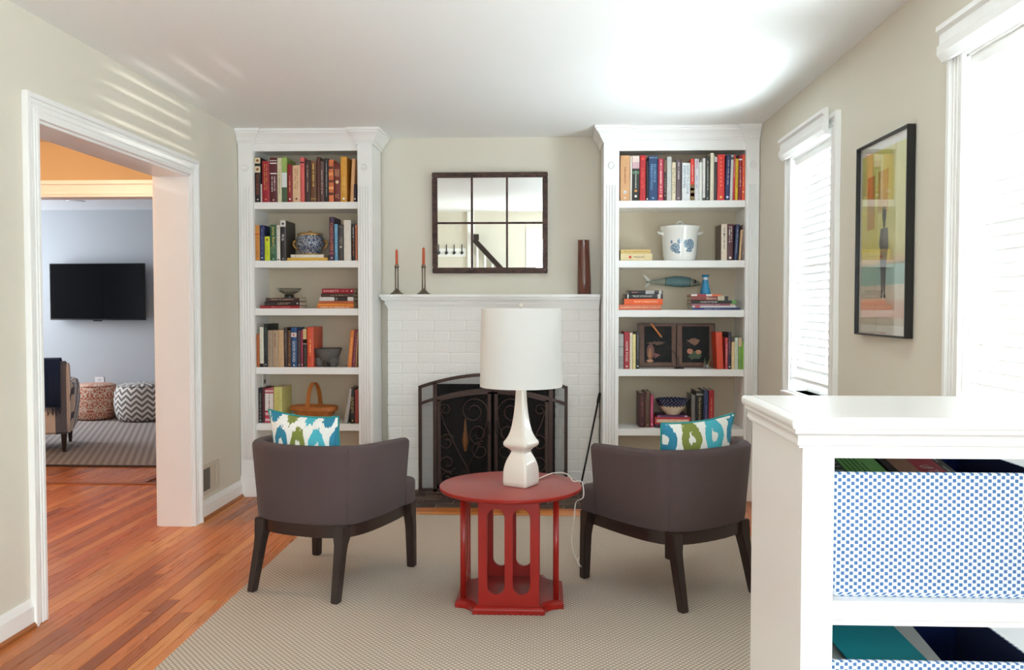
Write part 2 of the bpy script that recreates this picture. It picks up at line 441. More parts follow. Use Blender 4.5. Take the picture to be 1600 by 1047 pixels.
for i, (a, b) in enumerate(WINS):
    w = struct(empty('window_%d' % (i+1)))
    casing_y('casing', XR, -1, a, b, WZ0, WZ1, 0.09, w, True)
    MB().box(XR-0.002, XR+0.15, a, a+0.012, WZ0, WZ1).box(XR-0.002, XR+0.15, b-0.012, b, WZ0, WZ1).box(XR-0.002, XR+0.15, a, b, WZ1-0.012, WZ1).build('jamb', M_TRIM, w)
    MB().box(XR-0.05, XR+0.15, a-0.05, b+0.05, WZ0-0.03, WZ0).build('sill', M_TRIM, w, bevel=0.004)
    zm = (WZ0+WZ1)/2
    for z0, z1, x in ((WZ0, zm+0.02, XR+0.085), (zm-0.02, WZ1, XR+0.115)):
        s = MB().box(x, x+0.03, a+0.012, a+0.06, z0, z1).box(x, x+0.03, b-0.06, b-0.012, z0, z1).box(x, x+0.03, a+0.06, b-0.06, z0, z0+0.045).box(x, x+0.03, a+0.06, b-0.06, z1-0.045, z1).build('sash', M_TRIM, w)
        MB().box(x+0.013, x+0.017, a+0.06, b-0.06, z0+0.045, z1-0.045).build('pane', M_GLASS, w)
    if i == 2: continue
    bl = empty('window_blind', (XR, (a+b)/2, WZ0), 0, blind_labels[i], 'window blind', 'window blinds on the outer wall')
    hw = (b-a)/2; H = WZ1-WZ0
    # moulded valance
    y0, y1 = (-hw-0.0, hw+0.088)
    MB().sweep([(-0.03, y1), (-0.03, y0)], [(0, H-0.005), (0.012, H-0.005), (0.030, H+0.018), (0.030, H+0.045), (0.022, H+0.052), (0.022, H+0.085), (0.034, H+0.095), (0.034, H+0.112), (0.012, H+0.122), (0, H+0.122)]).build('valance', M_TRIM, bl)
    MB().box(0.008, 0.06, -hw+0.014, hw-0.014, H-0.05, H-0.012).build('head_rail', M_TRIM, bl)
    tilt = R(-60); c, s_ = math.cos(tilt)*0.0245, math.sin(tilt)*0.0245
    mb = MB(); N = 4; pr = []
    for k in range(N+1):
        q = -1+2*k/N; pr.append((q*c + 0.004*(1-q*q)*math.sin(tilt), q*s_ + 0.004*(1-q*q)*math.cos(tilt)))
    ring = lambda y: [(p, y, z) for p, z in pr]+[(p+0.0018*math.sin(tilt), y, z-0.0022*math.cos(tilt)) for p, z in reversed(pr)]
    mb.loft([ring(-hw+0.016), ring(hw-0.016)])
    sl = mb.mesh('slat', M_BLIND, smooth=50)
    zz = H-0.075; zb = 0.075
    while zz > zb+0.03:
        link('slat', sl, bl, (0.034, 0, zz)); zz -= 0.0425
    MB().box(0.016, 0.052, -hw+0.016, hw-0.016, zb-0.012, zb+0.008).build('bottom_rail', M_TRIM, bl, bevel=0.003)
    for yy in (-hw+0.12, hw-0.12):
        MB().tube([(0.007, yy, zb), (0.007, yy, H-0.05)], 0.0012, 5).build('ladder_cord', M_TRIM, bl)
    MB().tube([(0.0, hw-0.05, H-0.05), (0.0, hw-0.05, 0.42)], 0.0015, 5).lathe([(0.002, 0.36), (0.007, 0.37), (0.006, 0.40), (0.003, 0.42)], 8, (0.0, hw-0.05)).build('pull_cord', M_TRIM, bl)
# rear glazed door, coat rack and stair rail (mirror only)
w = struct(empty('door_1'))
MB().box(RD0-0.09, RD0, YR, YR+0.02, 0, 2.14).box(RD1, RD1+0.09, YR, YR+0.02, 0, 2.14).box(RD0, RD1, YR, YR+0.02, 2.05, 2.14).build('casing', M_TRIM, w)
MB().box(RD0, RD0+0.08, YR-0.1, YR-0.06, 0, 2.05).box(RD1-0.08, RD1, YR-0.1, YR-0.06, 0, 2.05).box(RD0+0.08, RD1-0.08, YR-0.1, YR-0.06, 0, 0.2).box(RD0+0.08, RD1-0.08, YR-0.1, YR-0.06, 1.97, 2.05).build('door_frame', M_TRIM, w)
MB().box(RD0+0.08, RD1-0.08, YR-0.085, YR-0.08, 0.2, 1.97).build('pane', M_GLASS, w)
struct(MB().box(-1.36, -1.25, YR, YR+0.06, 0, ZC).build('trim_2', M_TRIM))
# ================================================================== fireplace
M_BRICKW = mat((248, 247, 244), 0.5, 0.02, 5, bump=0.25, bsc=55, name='painted_white_brick')
YF = 5.93
fp = empty('fireplace', (0, 0, 0), 0, 'white painted brick fireplace with moulded mantel between two bookcases', 'fireplace')
BX0, BX1 = -1.10, 0.355; CH = 0.0737; BL = 0.2215
_br = {}
def brick(x0, x1, z0, z1, y):
    w = round(x1-x0, 3); h = round(z1-z0, 4); var = random.randrange(3); key = (w, h, var)
    if key not in _br:
        m = MB().box(0, w, -0.012, 0.05, 0, h)
        m.v = [(p[0]+random.uniform(-.001, .001), p[1]+(random.uniform(-.0015, .0015) if p[1] < 0 else 0), p[2]+random.uniform(-.0012, .0012)) for p in m.v]
        _br[key] = m.mesh('brick', M_BRICKW, bevel=0.0045, seg=2, smooth=50)
    link('brick', _br[key], fp, (x0, y, z0))
for r in range(17):
    z0 = r*CH; z1 = z0+CH-0.006
    js = [BX0]; x = BX0 + (0.209 if (16-r) % 2 == 0 else 0.097)
    while x < BX1-0.03: js.append(x); x += BL
    js.append(BX1)
    for a, b in zip(js[:-1], js[1:]):
        segs = [(a, b)]
        if z0 < FZ-0.01:
            segs = []
            if a < FX0: segs.append((a, min(b, FX0)))
            if b > FX1: segs.append((max(a, FX1), b))
        for p, q in segs:
            if q-p > 0.03: brick(p+(0 if p in (BX0, FX1) else 0.003), q-(0 if q in (BX1, FX0) else 0.003), z0, z1, YF)
MB().box(BX0+0.002, FX0-0.002, YF-0.006, YW, 0, 1.253).box(FX1+0.002, BX1-0.002, YF-0.006, YW, 0, 1.253).box(FX0-0.002, FX1+0.002, YF-0.006, YW, FZ, 1.253).build('mortar', mat((238, 237, 233), 0.7, 0.03, 20, name='painted_mortar'), fp)
struct(MB().box(FX0, FX0+0.02, YF, 6.45, 0, FZ+0.1).box(FX1-0.02, FX1, YF, 6.45, 0, FZ+0.1).box(FX0, FX1, 6.45, 6.5, 0, FZ+0.1).box(FX0, FX1, YF+0.08, 6.45, FZ+0.02, FZ+0.1).box(FX0, FX1, YW, 6.45, -0.01, 0.005).build('firebox', M_SOOT))
mm = MB()
for o, z0, z1 in ((0.004, 1.249, 1.275), (0.016, 1.268, 1.284), (0.034, 1.282, 1.312), (0.052, 1.310, 1.318), (0.075, 1.316, 1.336), (0.092, 1.334, 1.353)):
    ox = min(o, 0.041*o/0.092+0.0)
    mm.box(BX0-ox, BX1+0.005*o/0.092, YF-o, YW, z0, z1)
mm.build('mantel', M_TRIM, fp, bevel=0.003)
# hearth of dark bricks laid flush with the floor
he = struct(empty('hearth'))
MB().box(BX0-0.02, 0.36, 5.405, 5.925, -0.012, -0.002).build('mortar', mat((120, 104, 92), 0.9, 0.1, 30, name='hearth_mortar'), he)
M_HB = []
for c in ((62, 46, 40), (74, 56, 46), (52, 40, 36), (84, 66, 54)): M_HB.append(mat(c, 0.6, 0.2, 25, bump=0.3, bsc=60))
_hb = [MB().box(0, 0.196, 0, 0.094, -0.012, 0.003).mesh('brick', m, bevel=0.004, seg=1) for m in M_HB]
_hh = [MB().box(0, 0.093, 0, 0.094, -0.012, 0.003).mesh('brick', m, bevel=0.004, seg=1) for m in M_HB]
for r in range(5):
    y = 5.408+r*0.1035; x = BX0-0.015
    if r % 2: link('brick', random.choice(_hh), he, (x, y, 0)); x += 0.102
    while x < 0.36-0.1:
        if x+0.196 > 0.36: link('brick', random.choice(_hh), he, (x, y, 0)); break
        link('brick', random.choice(_hb), he, (x, y, 0)); x += 0.2045

# ------------------------------------------------------------------ fire screen
def arc(x0, x1, zs, za, n=24):
    return [(x0+(x1-x0)*k/n, zs+(za-zs)*(1-(2*k/n-1)**2)) for k in range(n+1)]
CXS = -0.369; YS = 5.855
fs = empty('fire_screen', (CXS, YS, 0.003), 0, 'bronze wrought iron fire screen with arched top and scrollwork doors', 'fire screen')
def m_mesh():
    n = NT('fine_wire_mesh', 0.6); n.color(lin((40, 34, 32)))
    tr = n.n('ShaderNodeBsdfTransparent'); mx = n.n('ShaderNodeMixShader'); mx.inputs[0].default_value = 0.34
    n.lk(tr.outputs[0], mx.inputs[1]); n.lk(n.b.outputs[0], mx.inputs[2]); n.lk(mx.outputs[0], n.out.inputs['Surface'])
    return n.m
M_MESH = m_mesh()
oa = arc(-0.507, 0.507, 0.715, 0.805); ia = arc(-0.507, 0.507, 0.60, 0.70)
def zarc(a, x):
    for (p, q), (p2, q2) in zip(a[:-1], a[1:]):
        if p <= x <= p2: return q+(q2-q)*(x-p)/(p2-p)
    return a[-1][1]
def strip(pts, w, d):
    """flat bar following pts in XZ, w in plane, d in y"""
    rings = []
    n = len(pts)
    for i, (x, z) in enumerate(pts):
        a = pts[max(0, i-1)]; b = pts[min(n-1, i+1)]; tx, tz = b[0]-a[0], b[1]-a[1]; L = math.hypot(tx, tz) or 1
        nx, nz = -tz/L*w/2, tx/L*w/2
        rings.append([(x-nx, -d/2, z-nz), (x+nx, -d/2, z+nz), (x+nx, d/2, z+nz), (x-nx, d/2, z-nz)])
    return MB().loft(rings)
m = strip(oa, 0.022, 0.02); m2 = strip(ia, 0.020, 0.018); m.add(m2.v, m2.f)
for x in (-0.498, 0.498): m.box(x-0.011, x+0.011, -0.01, 0.01, 0, 0.715)
m.box(-0.507, 0.507, -0.01, 0.01, 0.0, 0.022)
for s in (-1, 1): m.add(*(lambda q: (q.v, q.f))(strip([(s*0.395, 0.0), (s*0.395, zarc(oa, s*0.395))], 0.026, 0.02)))
m.build('frame', M_IRON, fs)
for s in (-1, 1):
    ft = MB().tube([(s*0.49, -0.02, 0.16), (s*0.492, -0.05, 0.10), (s*0.494, -0.075, 0.03), (s*0.494, -0.08, 0.006), (s*0.494, 0.06, 0.006)], 0.007, 8)
    ft.build('foot', M_IRON, fs)
    mp = [(s*0.49, 0.01), (s*0.395, 0.01)]
    MB().add([(s*0.49, 0.004, 0.015), (s*0.39, 0.004, 0.015), (s*0.39, 0.004, zarc(ia, s*0.39)), (s*0.49, 0.004, zarc(ia, s*0.49))], [(0, 1, 2, 3)]).build('mesh_panel', M_MESH, fs)
    tp = [(s*0.49*k/8, zarc(ia, s*0.49*k/8)) for k in range(9)]; tq = [(s*0.49*k/8, zarc(oa, s*0.49*k/8)) for k in range(9)]
    mq = MB()
    for k in range(8): mq.add([(tp[k][0], 0.004, tp[k][1]), (tp[k+1][0], 0.004, tp[k+1][1]), (tq[k+1][0], 0.004, tq[k+1][1]), (tq[k][0], 0.004, tq[k][1])], [(0, 1, 2, 3)])
    mq.build('mesh_panel', M_MESH, fs)
def spiral(cx, cz, r0, a0, turns, rr=0.16, n=40):
    """spiral from radius r0 at angle a0 curling inwards"""
    return [(cx+r0*(1-(1-rr)*k/n)*math.cos(a0+turns*2*PI*k/n), cz+r0*(1-(1-rr)*k/n)*math.sin(a0+turns*2*PI*k/n)) for k in range(n+1)]
for s in (-1, 1):
    dr = empty('door', (0, 0, 0)); dr.parent = fs
    xi, xo = s*0.012, s*0.378
    zt = [zarc(ia, xo+(xi-xo)*k/8)-0.014 for k in range(9)]
    m = strip([(xo+(xi-xo)*k/8, zt[k]) for k in range(9)], 0.024, 0.016)
    for x in (xo, xi): m.box(min(x, x+(-s if x == xo else s)*0.022), max(x, x+(-s if x == xo else s)*0.022), -0.008, 0.008, 0.028, zarc(ia, x)-0.012)
    m.box(min(xi, xo), max(xi, xo), -0.008, 0.008, 0.028, 0.05)
    m.build('door_frame', M_IRON, dr, (0, -0.008, 0))
    sc = MB()
    def curl(pts): sc.tube([(s*x, -0.012, z) for x, z in pts], 0.0046, 6)
    # drawn for the right-hand door (x positive), mirrored for the other
    big = [(0.13+0.10*math.cos(a)*1.0, 0.54+0.10*math.sin(a)) for a in [R(-60+k*9) for k in range(28)]]
    cs = []
    cs.append(spiral(0.13, 0.555, 0.098, R(200), -1.55, 0.28))
    cs.append([(0.038, 0.52), (0.045, 0.45), (0.075, 0.37), (0.12, 0.27), (0.18, 0.16), (0.235, 0.05)])
    cs.append(spiral(0.095, 0.40, 0.072, R(250), 1.3, 0.3))
    cs.append(spiral(0.085, 0.285, 0.066, R(110), -1.3, 0.3))
    cs.append([(0.365, 0.585), (0.33, 0.47), (0.28, 0.37), (0.22, 0.25), (0.16, 0.14), (0.13, 0.05)])
    cs.append(spiral(0.325, 0.565, 0.042, R(20), 1.2, 0.3))
    cs.append(spiral(0.315, 0.34, 0.06, R(150), -1.25, 0.3))
    cs.append(spiral(0.31, 0.20, 0.064, R(210), 1.25, 0.3))
    cs.append(spiral(0.315, 0.09, 0.05, R(140), -1.2, 0.3))
    for q in cs: curl(q)
    sc.build('scrollwork', M_IRON, dr, smooth='all')
    MB().tube([(s*0.026, -0.016, 0.40), (s*0.026, -0.034, 0.41), (s*0.026, -0.034, 0.47), (s*0.026, -0.016, 0.48)], 0.005, 8).build('handle', M_BLACK, dr, smooth='all')
    MB().add([(xi, 0.004, 0.03), (xo, 0.004, 0.03), (xo, 0.004, zt[0]), ((xi+xo)/2, 0.004, zt[4]), (xi, 0.004, zt[8])], [(0, 1, 2, 3, 4)]).build('mesh_panel', M_MESH, dr)
# brush with wooden handle behind the screen, poker leaning beside the fireplace
bp = onY(727, 690, 6.12)
b = empty('hearth_brush', (bp.x, 6.12, 0.005), 0, 'hearth brush with turned wooden handle standing behind the fire screen', 'brush')
hz = onY(727, 700, 6.12).z
MB().lathe([(0.004, 0.12), (0.006, 0.2), (0.006, hz-0.02)], 10).build('rod', M_BLACK, b, smooth='all')
MB().lathe([(0.008, hz-0.03), (0.020, hz+0.02), (0.023, hz+0.05), (0.018, hz+0.09), (0.011, hz+0.13), (0.007, hz+0.19), (0.003, hz+0.205)], 14).build('handle', mat((176, 108, 44), 0.35, 0.15, 20), b, smooth='all')
MB().lathe([(0.045, 0.0), (0.04, 0.06), (0.02, 0.11), (0.006, 0.13)], 14).build('bristles', mat((60, 44, 30), 0.9, 0.3, 60), b, smooth='all')
p0 = onY(905, 768, 5.80); p1 = onY(937, 614, 5.90)
pk = empty('fire_poker', (p0.x, 5.80, 0.003), 0, 'thin black fire poker leaning on the brick beside the fire screen', 'poker')
d = Vector((p1.x-p0.x, 0.075, p1.z))
MB().tube([(0, 0, 0.012), tuple(d*0.3), tuple(d*0.92)], 0.0065, 8).build('shaft', M_BLACK, pk, smooth='all')
MB().tube([tuple(d*0.90), tuple(d*0.93), tuple(d)], [0.009, 0.011, 0.009], 8).build('grip', M_BLACK, pk, smooth='all')
MB().tube([(0, 0, 0.012), (0.012, 0, 0.02), (0.03, 0, 0.05), (0.026, 0, 0.07)], [0.006, 0.006, 0.005, 0.003], 8).build('hook', M_BLACK, pk, smooth='all')

# ------------------------------------------------------------------ mirror, candlesticks, vase on the mantel
def m_oldwood():
    n = NT('weathered_dark_wood', 0.65); x, y, z, v = n.xyz()
    f = n.noise(n.scale(v, (10, 30, 34)), 1.0, 6, 0.65, 1.2); g = n.noise(v, 40, 4)
    n.color(n.mix(g, n.ramp(f, [(0.38, (40, 26, 22)), (0.52, (112, 78, 66)), (0.62, (52, 32, 28))]), lin((44, 28, 24))))
    n.bump(f, 0.5, 0.004); return n.m
M_OLD = m_oldwood()
def m_mirror():
    n = NT('mirror_glass', 0.01); x, y, z, v = n.xyz()
    n.color(n.mix(n.noise(v, 2), (0.78, 0.80, 0.79, 1), (0.82, 0.84, 0.83, 1))); n.b.inputs['Metallic'].default_value = 1.0
    return n.m
M_MIR = m_mirror()
mi = empty('mirror', (-0.395, 5.984, 1.500), 0, 'six pane mirror in an old dark wooden window frame above the mantel', 'mirror', rot=(R(1.45), 0, 0))
W2, HH = 0.398, 0.692
MB().box(-W2, W2, -0.028, -0.002, 0, 0.040).build('rail', M_OLD, mi, bevel=0.004)
MB().box(-W2, W2, -0.028, -0.002, HH-0.036, HH).build('rail', M_OLD, mi, bevel=0.004)
for s in (-1, 1): MB().box(s*W2 if s < 0 else W2-0.036, -W2+0.036 if s < 0 else W2, -0.027, -0.002, 0.040, HH-0.036).build('stile', M_OLD, mi, bevel=0.004)
xs = [-W2+0.036, -0.1235, 0.118, W2-0.036]; zs = [0.040, 0.346, HH-0.036]
for x in xs[1:3]: MB().box(x-0.007, x+0.007, -0.024, -0.003, 0.040, HH-0.036).build('muntin', M_OLD, mi, bevel=0.002)
MB().box(xs[0], xs[-1], -0.0235, -0.003, zs[1]-0.007, zs[1]+0.007).build('muntin', M_OLD, mi, bevel=0.002)
for i in range(3):
    for j in range(2):
        MB().box(xs[i]+(0.006 if i else 0), xs[i+1]-(0.006 if i < 2 else 0), -0.014, -0.010, zs[j]+(0.006 if j else 0), zs[j+1]-(0 if j else 0.006)).build('pane', M_MIR, mi)
M_PEWTER = mat((128, 116, 102), 0.35, 0.1, 30, metal=0.9, name='pewter')
M_CANDLE = mat((206, 92, 56), 0.5, 0.04, 20, name='orange_wax')
for i, (px, lab, lab2) in enumerate(((620, 'slim pewter candlestick on the mantel, the one nearer the bookcase', 'orange taper candle in the candlestick nearer the bookcase'), (662, 'slim pewter candlestick on the mantel, the one nearer the mirror', 'slightly longer orange taper candle in the candlestick nearer the mirror'))):
    c = empty('candlestick', (onY(px, 458, 5.895).x, 5.895, 1.353), 0, lab, 'candlestick', 'candlesticks on the mantel')
    MB().lathe([(0.047, 0), (0.047, 0.004), (0.030, 0.016), (0.016, 0.030), (0.011, 0.040)], 24).build('base', M_PEWTER, c, smooth=50)
    for s in (-1, 1): MB().tube([(s*0.0085, 0, 0.034), (s*0.0085, 0, 0.183)], 0.0042, 8).build('stem', M_PEWTER, c, smooth='all')
    MB().lathe([(0.011, 0.180), (0.017, 0.186), (0.017, 0.192), (0.013, 0.195), (0.013, 0.204), (0.011, 0.204), (0.011, 0.19)], 16).build('socket', M_PEWTER, c, smooth=50)
    h = 0.115 if i == 0 else 0.128
    k = sset(MB().lathe([(0.0095, 0.0), (0.0092, h*0.6), (0.0085, h-0.006), (0.004, h)], 14).build('candle', M_CANDLE, None, (c.location.x, 5.895, 1.353+0.192), smooth='all'), lab2, 'candle', 'candles on the mantel')
    MB().tube([(0, 0, h-0.002), (0.001, 0, h+0.008)], 0.001, 5).build('wick', M_BLACK, k)
def m_glaze(name, c, c2, rough=0.2, sc=14):
    n = NT(name, rough); x, y, z, v = n.xyz()
    n.color(n.mix(n.noise(n.scale(v, (1, 1, 0.35)), sc, 4, 0.6, 0.8), lin(c), lin(c2))); n.bump(n.noise(v, 25, 3), 0.25, 0.004); n.b.inputs['Coat Weight'].default_value = 0.5
    return n.m
vz = empty('ceramic_vase', (0.252, 5.90, 1.353), 0, 'tall narrow brown glazed cylinder vase at the end of the mantel', 'vase')
prof = [(0.044, 0), (0.047, 0.004), (0.046, 0.10), (0.043, 0.2), (0.040, 0.3), (0.039, 0.362), (0.040, 0.368), (0.036, 0.368), (0.035, 0.33)]
rings = []
for r, z in prof: rings.append([(-0.006*z/0.37+r*(1+0.03*math.sin(3*a+z*9))*math.cos(a), r*math.sin(a), z) for a in [2*PI*j/28 for j in range(28)]])
MB().loft(rings).build('body', m_glaze('brown_glaze', (84, 42, 32), (120, 66, 50)), vz, smooth=50)
# ================================================================== bookcases
M_BACK = mat((204, 190, 168), 0.75, 0.015, 2, name='bookcase_back_paint')
def bookcase(x0, x1, i0, i1, shelves, top, wall_side, label):
    b = empty('bookcase', ((x0+x1)/2, YB, 0), 0, label, 'bookcase', 'built-in bookcases flanking the fireplace')
    cx = (x0+x1)/2; X0, X1, I0, I1 = x0-cx, x1-cx, i0-cx, i1-cx
    dB = 5.972-YB; f = YM-YB
    MB().box(X0+0.002, X1-0.002, dB-0.008, dB, 0, 2.40).build('back_panel', M_BACK, b)
    # side panels
    MB().box(X0+0.002, I0, 0.02, dB-0.008, 0, 2.40).build('side_panel', M_CAB, b)
    MB().box(I1, X1-0.002, 0.02, dB-0.008, 0, 2.40).build('side_panel', M_CAB, b)
    for k, (a, c) in enumerate(((X0, I0), (I1, X1))):
        p = MB().box(a+0.001, c-0.001, 0, 0.02, 0.0, 2.35).build('pilaster', M_CAB, b, bevel=0.0015, seg=1)
        w = c-a; fl = MB()
        for q in range(4):
            xx = a+w*(0.24+0.52*q/3)
            fl.lathe([(0.0001, 0.245), (0.0058, 0.25), (0.0058, 2.055), (0.0001, 2.06)], 10, (xx, 0.0))
        fl.build('reeding', M_CAB, p, smooth=60)
        xx = (a+c)/2
        ro = MB().lathe([(0.0235, 0), (0.0235, 0.004), (0.019, 0.009), (0.014, 0.004), (0.009, 0.004), (0.007, 0.009), (0.0005, 0.010)], 24)
        ro.build('rosette', M_CAB, p, (xx, 0.0, 2.185), (R(90), 0, 0), smooth=50)
        MB().box(a-(0 if k == 0 and wall_side == 'L' else 0.008), c+(0 if k == 1 and wall_side == 'R' else 0.008), -0.010, 0.02, 0, 0.14).build('plinth_block', M_CAB, p, bevel=0.003)
    for z in shelves:
        MB().box(I0, I1, f, dB-0.008, z-0.046, z).build('shelf', M_CAB, b, bevel=0.0015, seg=1)
    MB().box(I0, I1, f, dB-0.008, 0.06, 0.10).build('shelf', M_CAB, b, bevel=0.0015, seg=1)
    MB().box(I0, I1, f-0.002, f+0.02, 0.0, 0.10).build('kick_board', M_CAB, b)
    MB().box(I0, I1, f-0.001, f+0.02, top, 2.36).box(I0, I1, f+0.02, dB-0.008, top+0.02, top+0.04).build('frieze', M_CAB, b)
    prof = [(0, 2.335), (0.006, 2.335), (0.006, 2.346), (0.013, 2.352), (0.013, 2.358), (0.018, 2.362), (0.024, 2.376), (0.036, 2.394), (0.050, 2.406), (0.053, 2.416), (0.060, 2.418), (0.060, 2.4345), (0, 2.4345)]
    if wall_side == 'L': path = [(X0, 0), (I0, 0), (I0, f), (I1, f), (I1, 0), (X1, 0), (X1, dB)]
    else: path = [(X0, dB), (X0, 0), (I0, 0), (I0, f), (I1, f), (I1, 0), (X1-0.001, 0)]
    MB().sweep(path, prof).build('crown', M_CAB, b, smooth=25)
    return b
SHL = [1.962, 1.575, 1.258, 0.866, 0.489]
SHR = [1.960, 1.571, 1.248, 0.8605, 0.469]
bookcase(XL+0.003, -1.149, -1.94, -1.247, SHL, 2.297, 'L', 'white built-in bookcase beside the doorway wall, with fluted pilasters')
bookcase(0.364, XR-0.003, 0.467, 1.28, SHR, 2.283, 'R', 'white built-in bookcase in the window corner, with fluted pilasters')

# ------------------------------------------------------------------ books
M_PAGE = mat((226, 214, 190), 0.85, 0.06, 40, name='book_pages')
def bookmat(c): return mat(c, 0.42, 0.09, 30)
YSP = YM + 0.006
def dashes(t, h, z0, z1, rows, rng, wfill=0.55):
    """illegible lettering: short strokes running down the spine"""
    m = MB(); rh = t*wfill/rows
    for r in range(rows):
        xc = (r-(rows-1)/2)*rh*1.15; z = z1
        while z > z0:
            L = rng.uniform(0.003, 0.007)
            a = rh*0.62*rng.uniform(0.6, 1.0)/2
            m.add([(xc-a, -0.0006, z), (xc+a, -0.0006, z), (xc+a, -0.0006, z-L), (xc-a, -0.0006, z-L)], [(0, 1, 2, 3)])
            z -= L + (0.0018 if rng.random() < 0.8 else 0.009)
    return m
_bk = [0]
def book(t, h, d, col, label, group, title=None, bands=None, dot=None, pages=None):
    """a closed book standing with its spine at y=0 facing -Y; origin at the foot of the spine.
    title = (text or row count, colour, z from, z to, width share)"""
    _bk[0] += 1; rng = random.Random(_bk[0]*13)
    cm = bookmat(col); b = 0.0025 if t > 0.012 else 0.0012; q = 0.0045
    m = MB()
    hw = t/2
    # spine slightly rounded, boards
    sp = [(-hw, 0.003), (-hw*0.7, 0.0008), (0, 0), (hw*0.7, 0.0008), (hw, 0.003), (hw, d), (hw-b, d), (hw-b, 0.006), (-hw+b, 0.006), (-hw+b, d), (-hw, d)]
    m.loft([[(x, y, 0) for x, y in sp], [(x, y, h) for x, y in sp]])
    o = m.build('book', cm)
    sset(o, label, 'book', group)
    MB().box(-hw+b, hw-b, 0.006, d-0.004, q*0.6, h-q).build('pages', M_PAGE, o)
    if bands:
        for q_ in bands:
            z0, z1, c = q_[:3]; bw = q_[3] if len(q_) > 3 else 0.97
            MB().box(-hw*bw, hw*bw, -0.0005, 0.004, z0*h, z1*h).build('spine_band', bookmat(c), o)
    if title:
        for tt in (title if isinstance(title, list) else [title]):
            txt, c, z0, z1, ws = tt
            tm = mat(c, 0.4, 0.02, 10)
            if isinstance(txt, int):
                dashes(t, h, z0*h, z1*h, txt, rng, ws).build('lettering', tm, o)
            else:
                link('lettering', text_mesh(txt, (z1-z0)*h, t*ws, tm), o, (0, -0.0009, (z0+z1)/2*h), (0, PI/2, 0))
    if dot:
        for z, r, c in (dot if isinstance(dot, list) else [dot]):
            MB().lathe([(r, 0), (r, 0.0006)], 12).build('emblem', mat(c, 0.4, 0.02, 10), o, (0, 0.0, z*h), (R(90), 0, 0))
    return o
def stand(shelf, x0, x1, yt, col, label, group, title=None, bands=None, dot=None, d=0.20, lean=0.0, Y=None, yaw=0.0):
    """standing book from its pixel columns on the spine plane"""
    Y = Y or YSP
    a = onY(x0, 450, Y).x; c = onY(x1, 450, Y).x; zt = onY((x0+x1)/2, yt, Y).z
    lo, hi = (-1.939, -1.248) if a < -0.5 else (0.468, 1.279)
    a = max(a, lo); c = min(c, hi-(0.02 if lean > 0.05 and c > hi-0.03 else 0))
    if c-a < 0.007: a = c-0.007
    t = max(0.006, (c-a)*0.985); h = zt-shelf
    if lean: h = (h-abs(math.sin(lean))*t)/math.cos(lean); t = t*0.97
    o = book(t, h, d, col, label, group, title, bands, dot)
    o.location = ((a+c)/2, Y, shelf+(abs(math.sin(lean))*t/2 if lean else 0)+0.0004); o.rotation_euler = (0, lean, yaw)
    return o
def flat(z0, z1, x0, x1, col, label, group, title=None, bands=None, dot=None, d=0.17, yaw=0.0, Y=None):
    """book lying on its side, spine towards the room"""
    Y = Y or YSP+0.01
    a = onY(x0, 450, Y).x; c = onY(x1, 450, Y).x
    # shares along a lying book are given from its near end at the picture's left
    if title: title = [(q[0], q[1], 1-q[3], 1-q[2], q[4]) for q in (title if isinstance(title, list) else [title])]
    if bands: bands = [(1-q[1], 1-q[0])+tuple(q[2:]) for q in bands]
    if dot: dot = (1-dot[0], dot[1], dot[2])
    o = book(z1-z0, c-a, d, col, label, group, title, bands, dot)
    e = math.sin(yaw)
    o.location = (c, Y, (z0+z1)/2+0.0003); o.rotation_euler = (0, -PI/2, 0)
    if yaw:
        o.rotation_euler = (Matrix.Rotation(yaw, 3, 'Z') @ Matrix.Rotation(-PI/2, 3, 'Y')).to_euler()
    return o
CR, WH, GD, BK, OR = (232, 222, 196), (236, 234, 228), (212, 172, 84), (24, 22, 24), (206, 96, 44)
def zx(z, x0, s): return x0+z/s
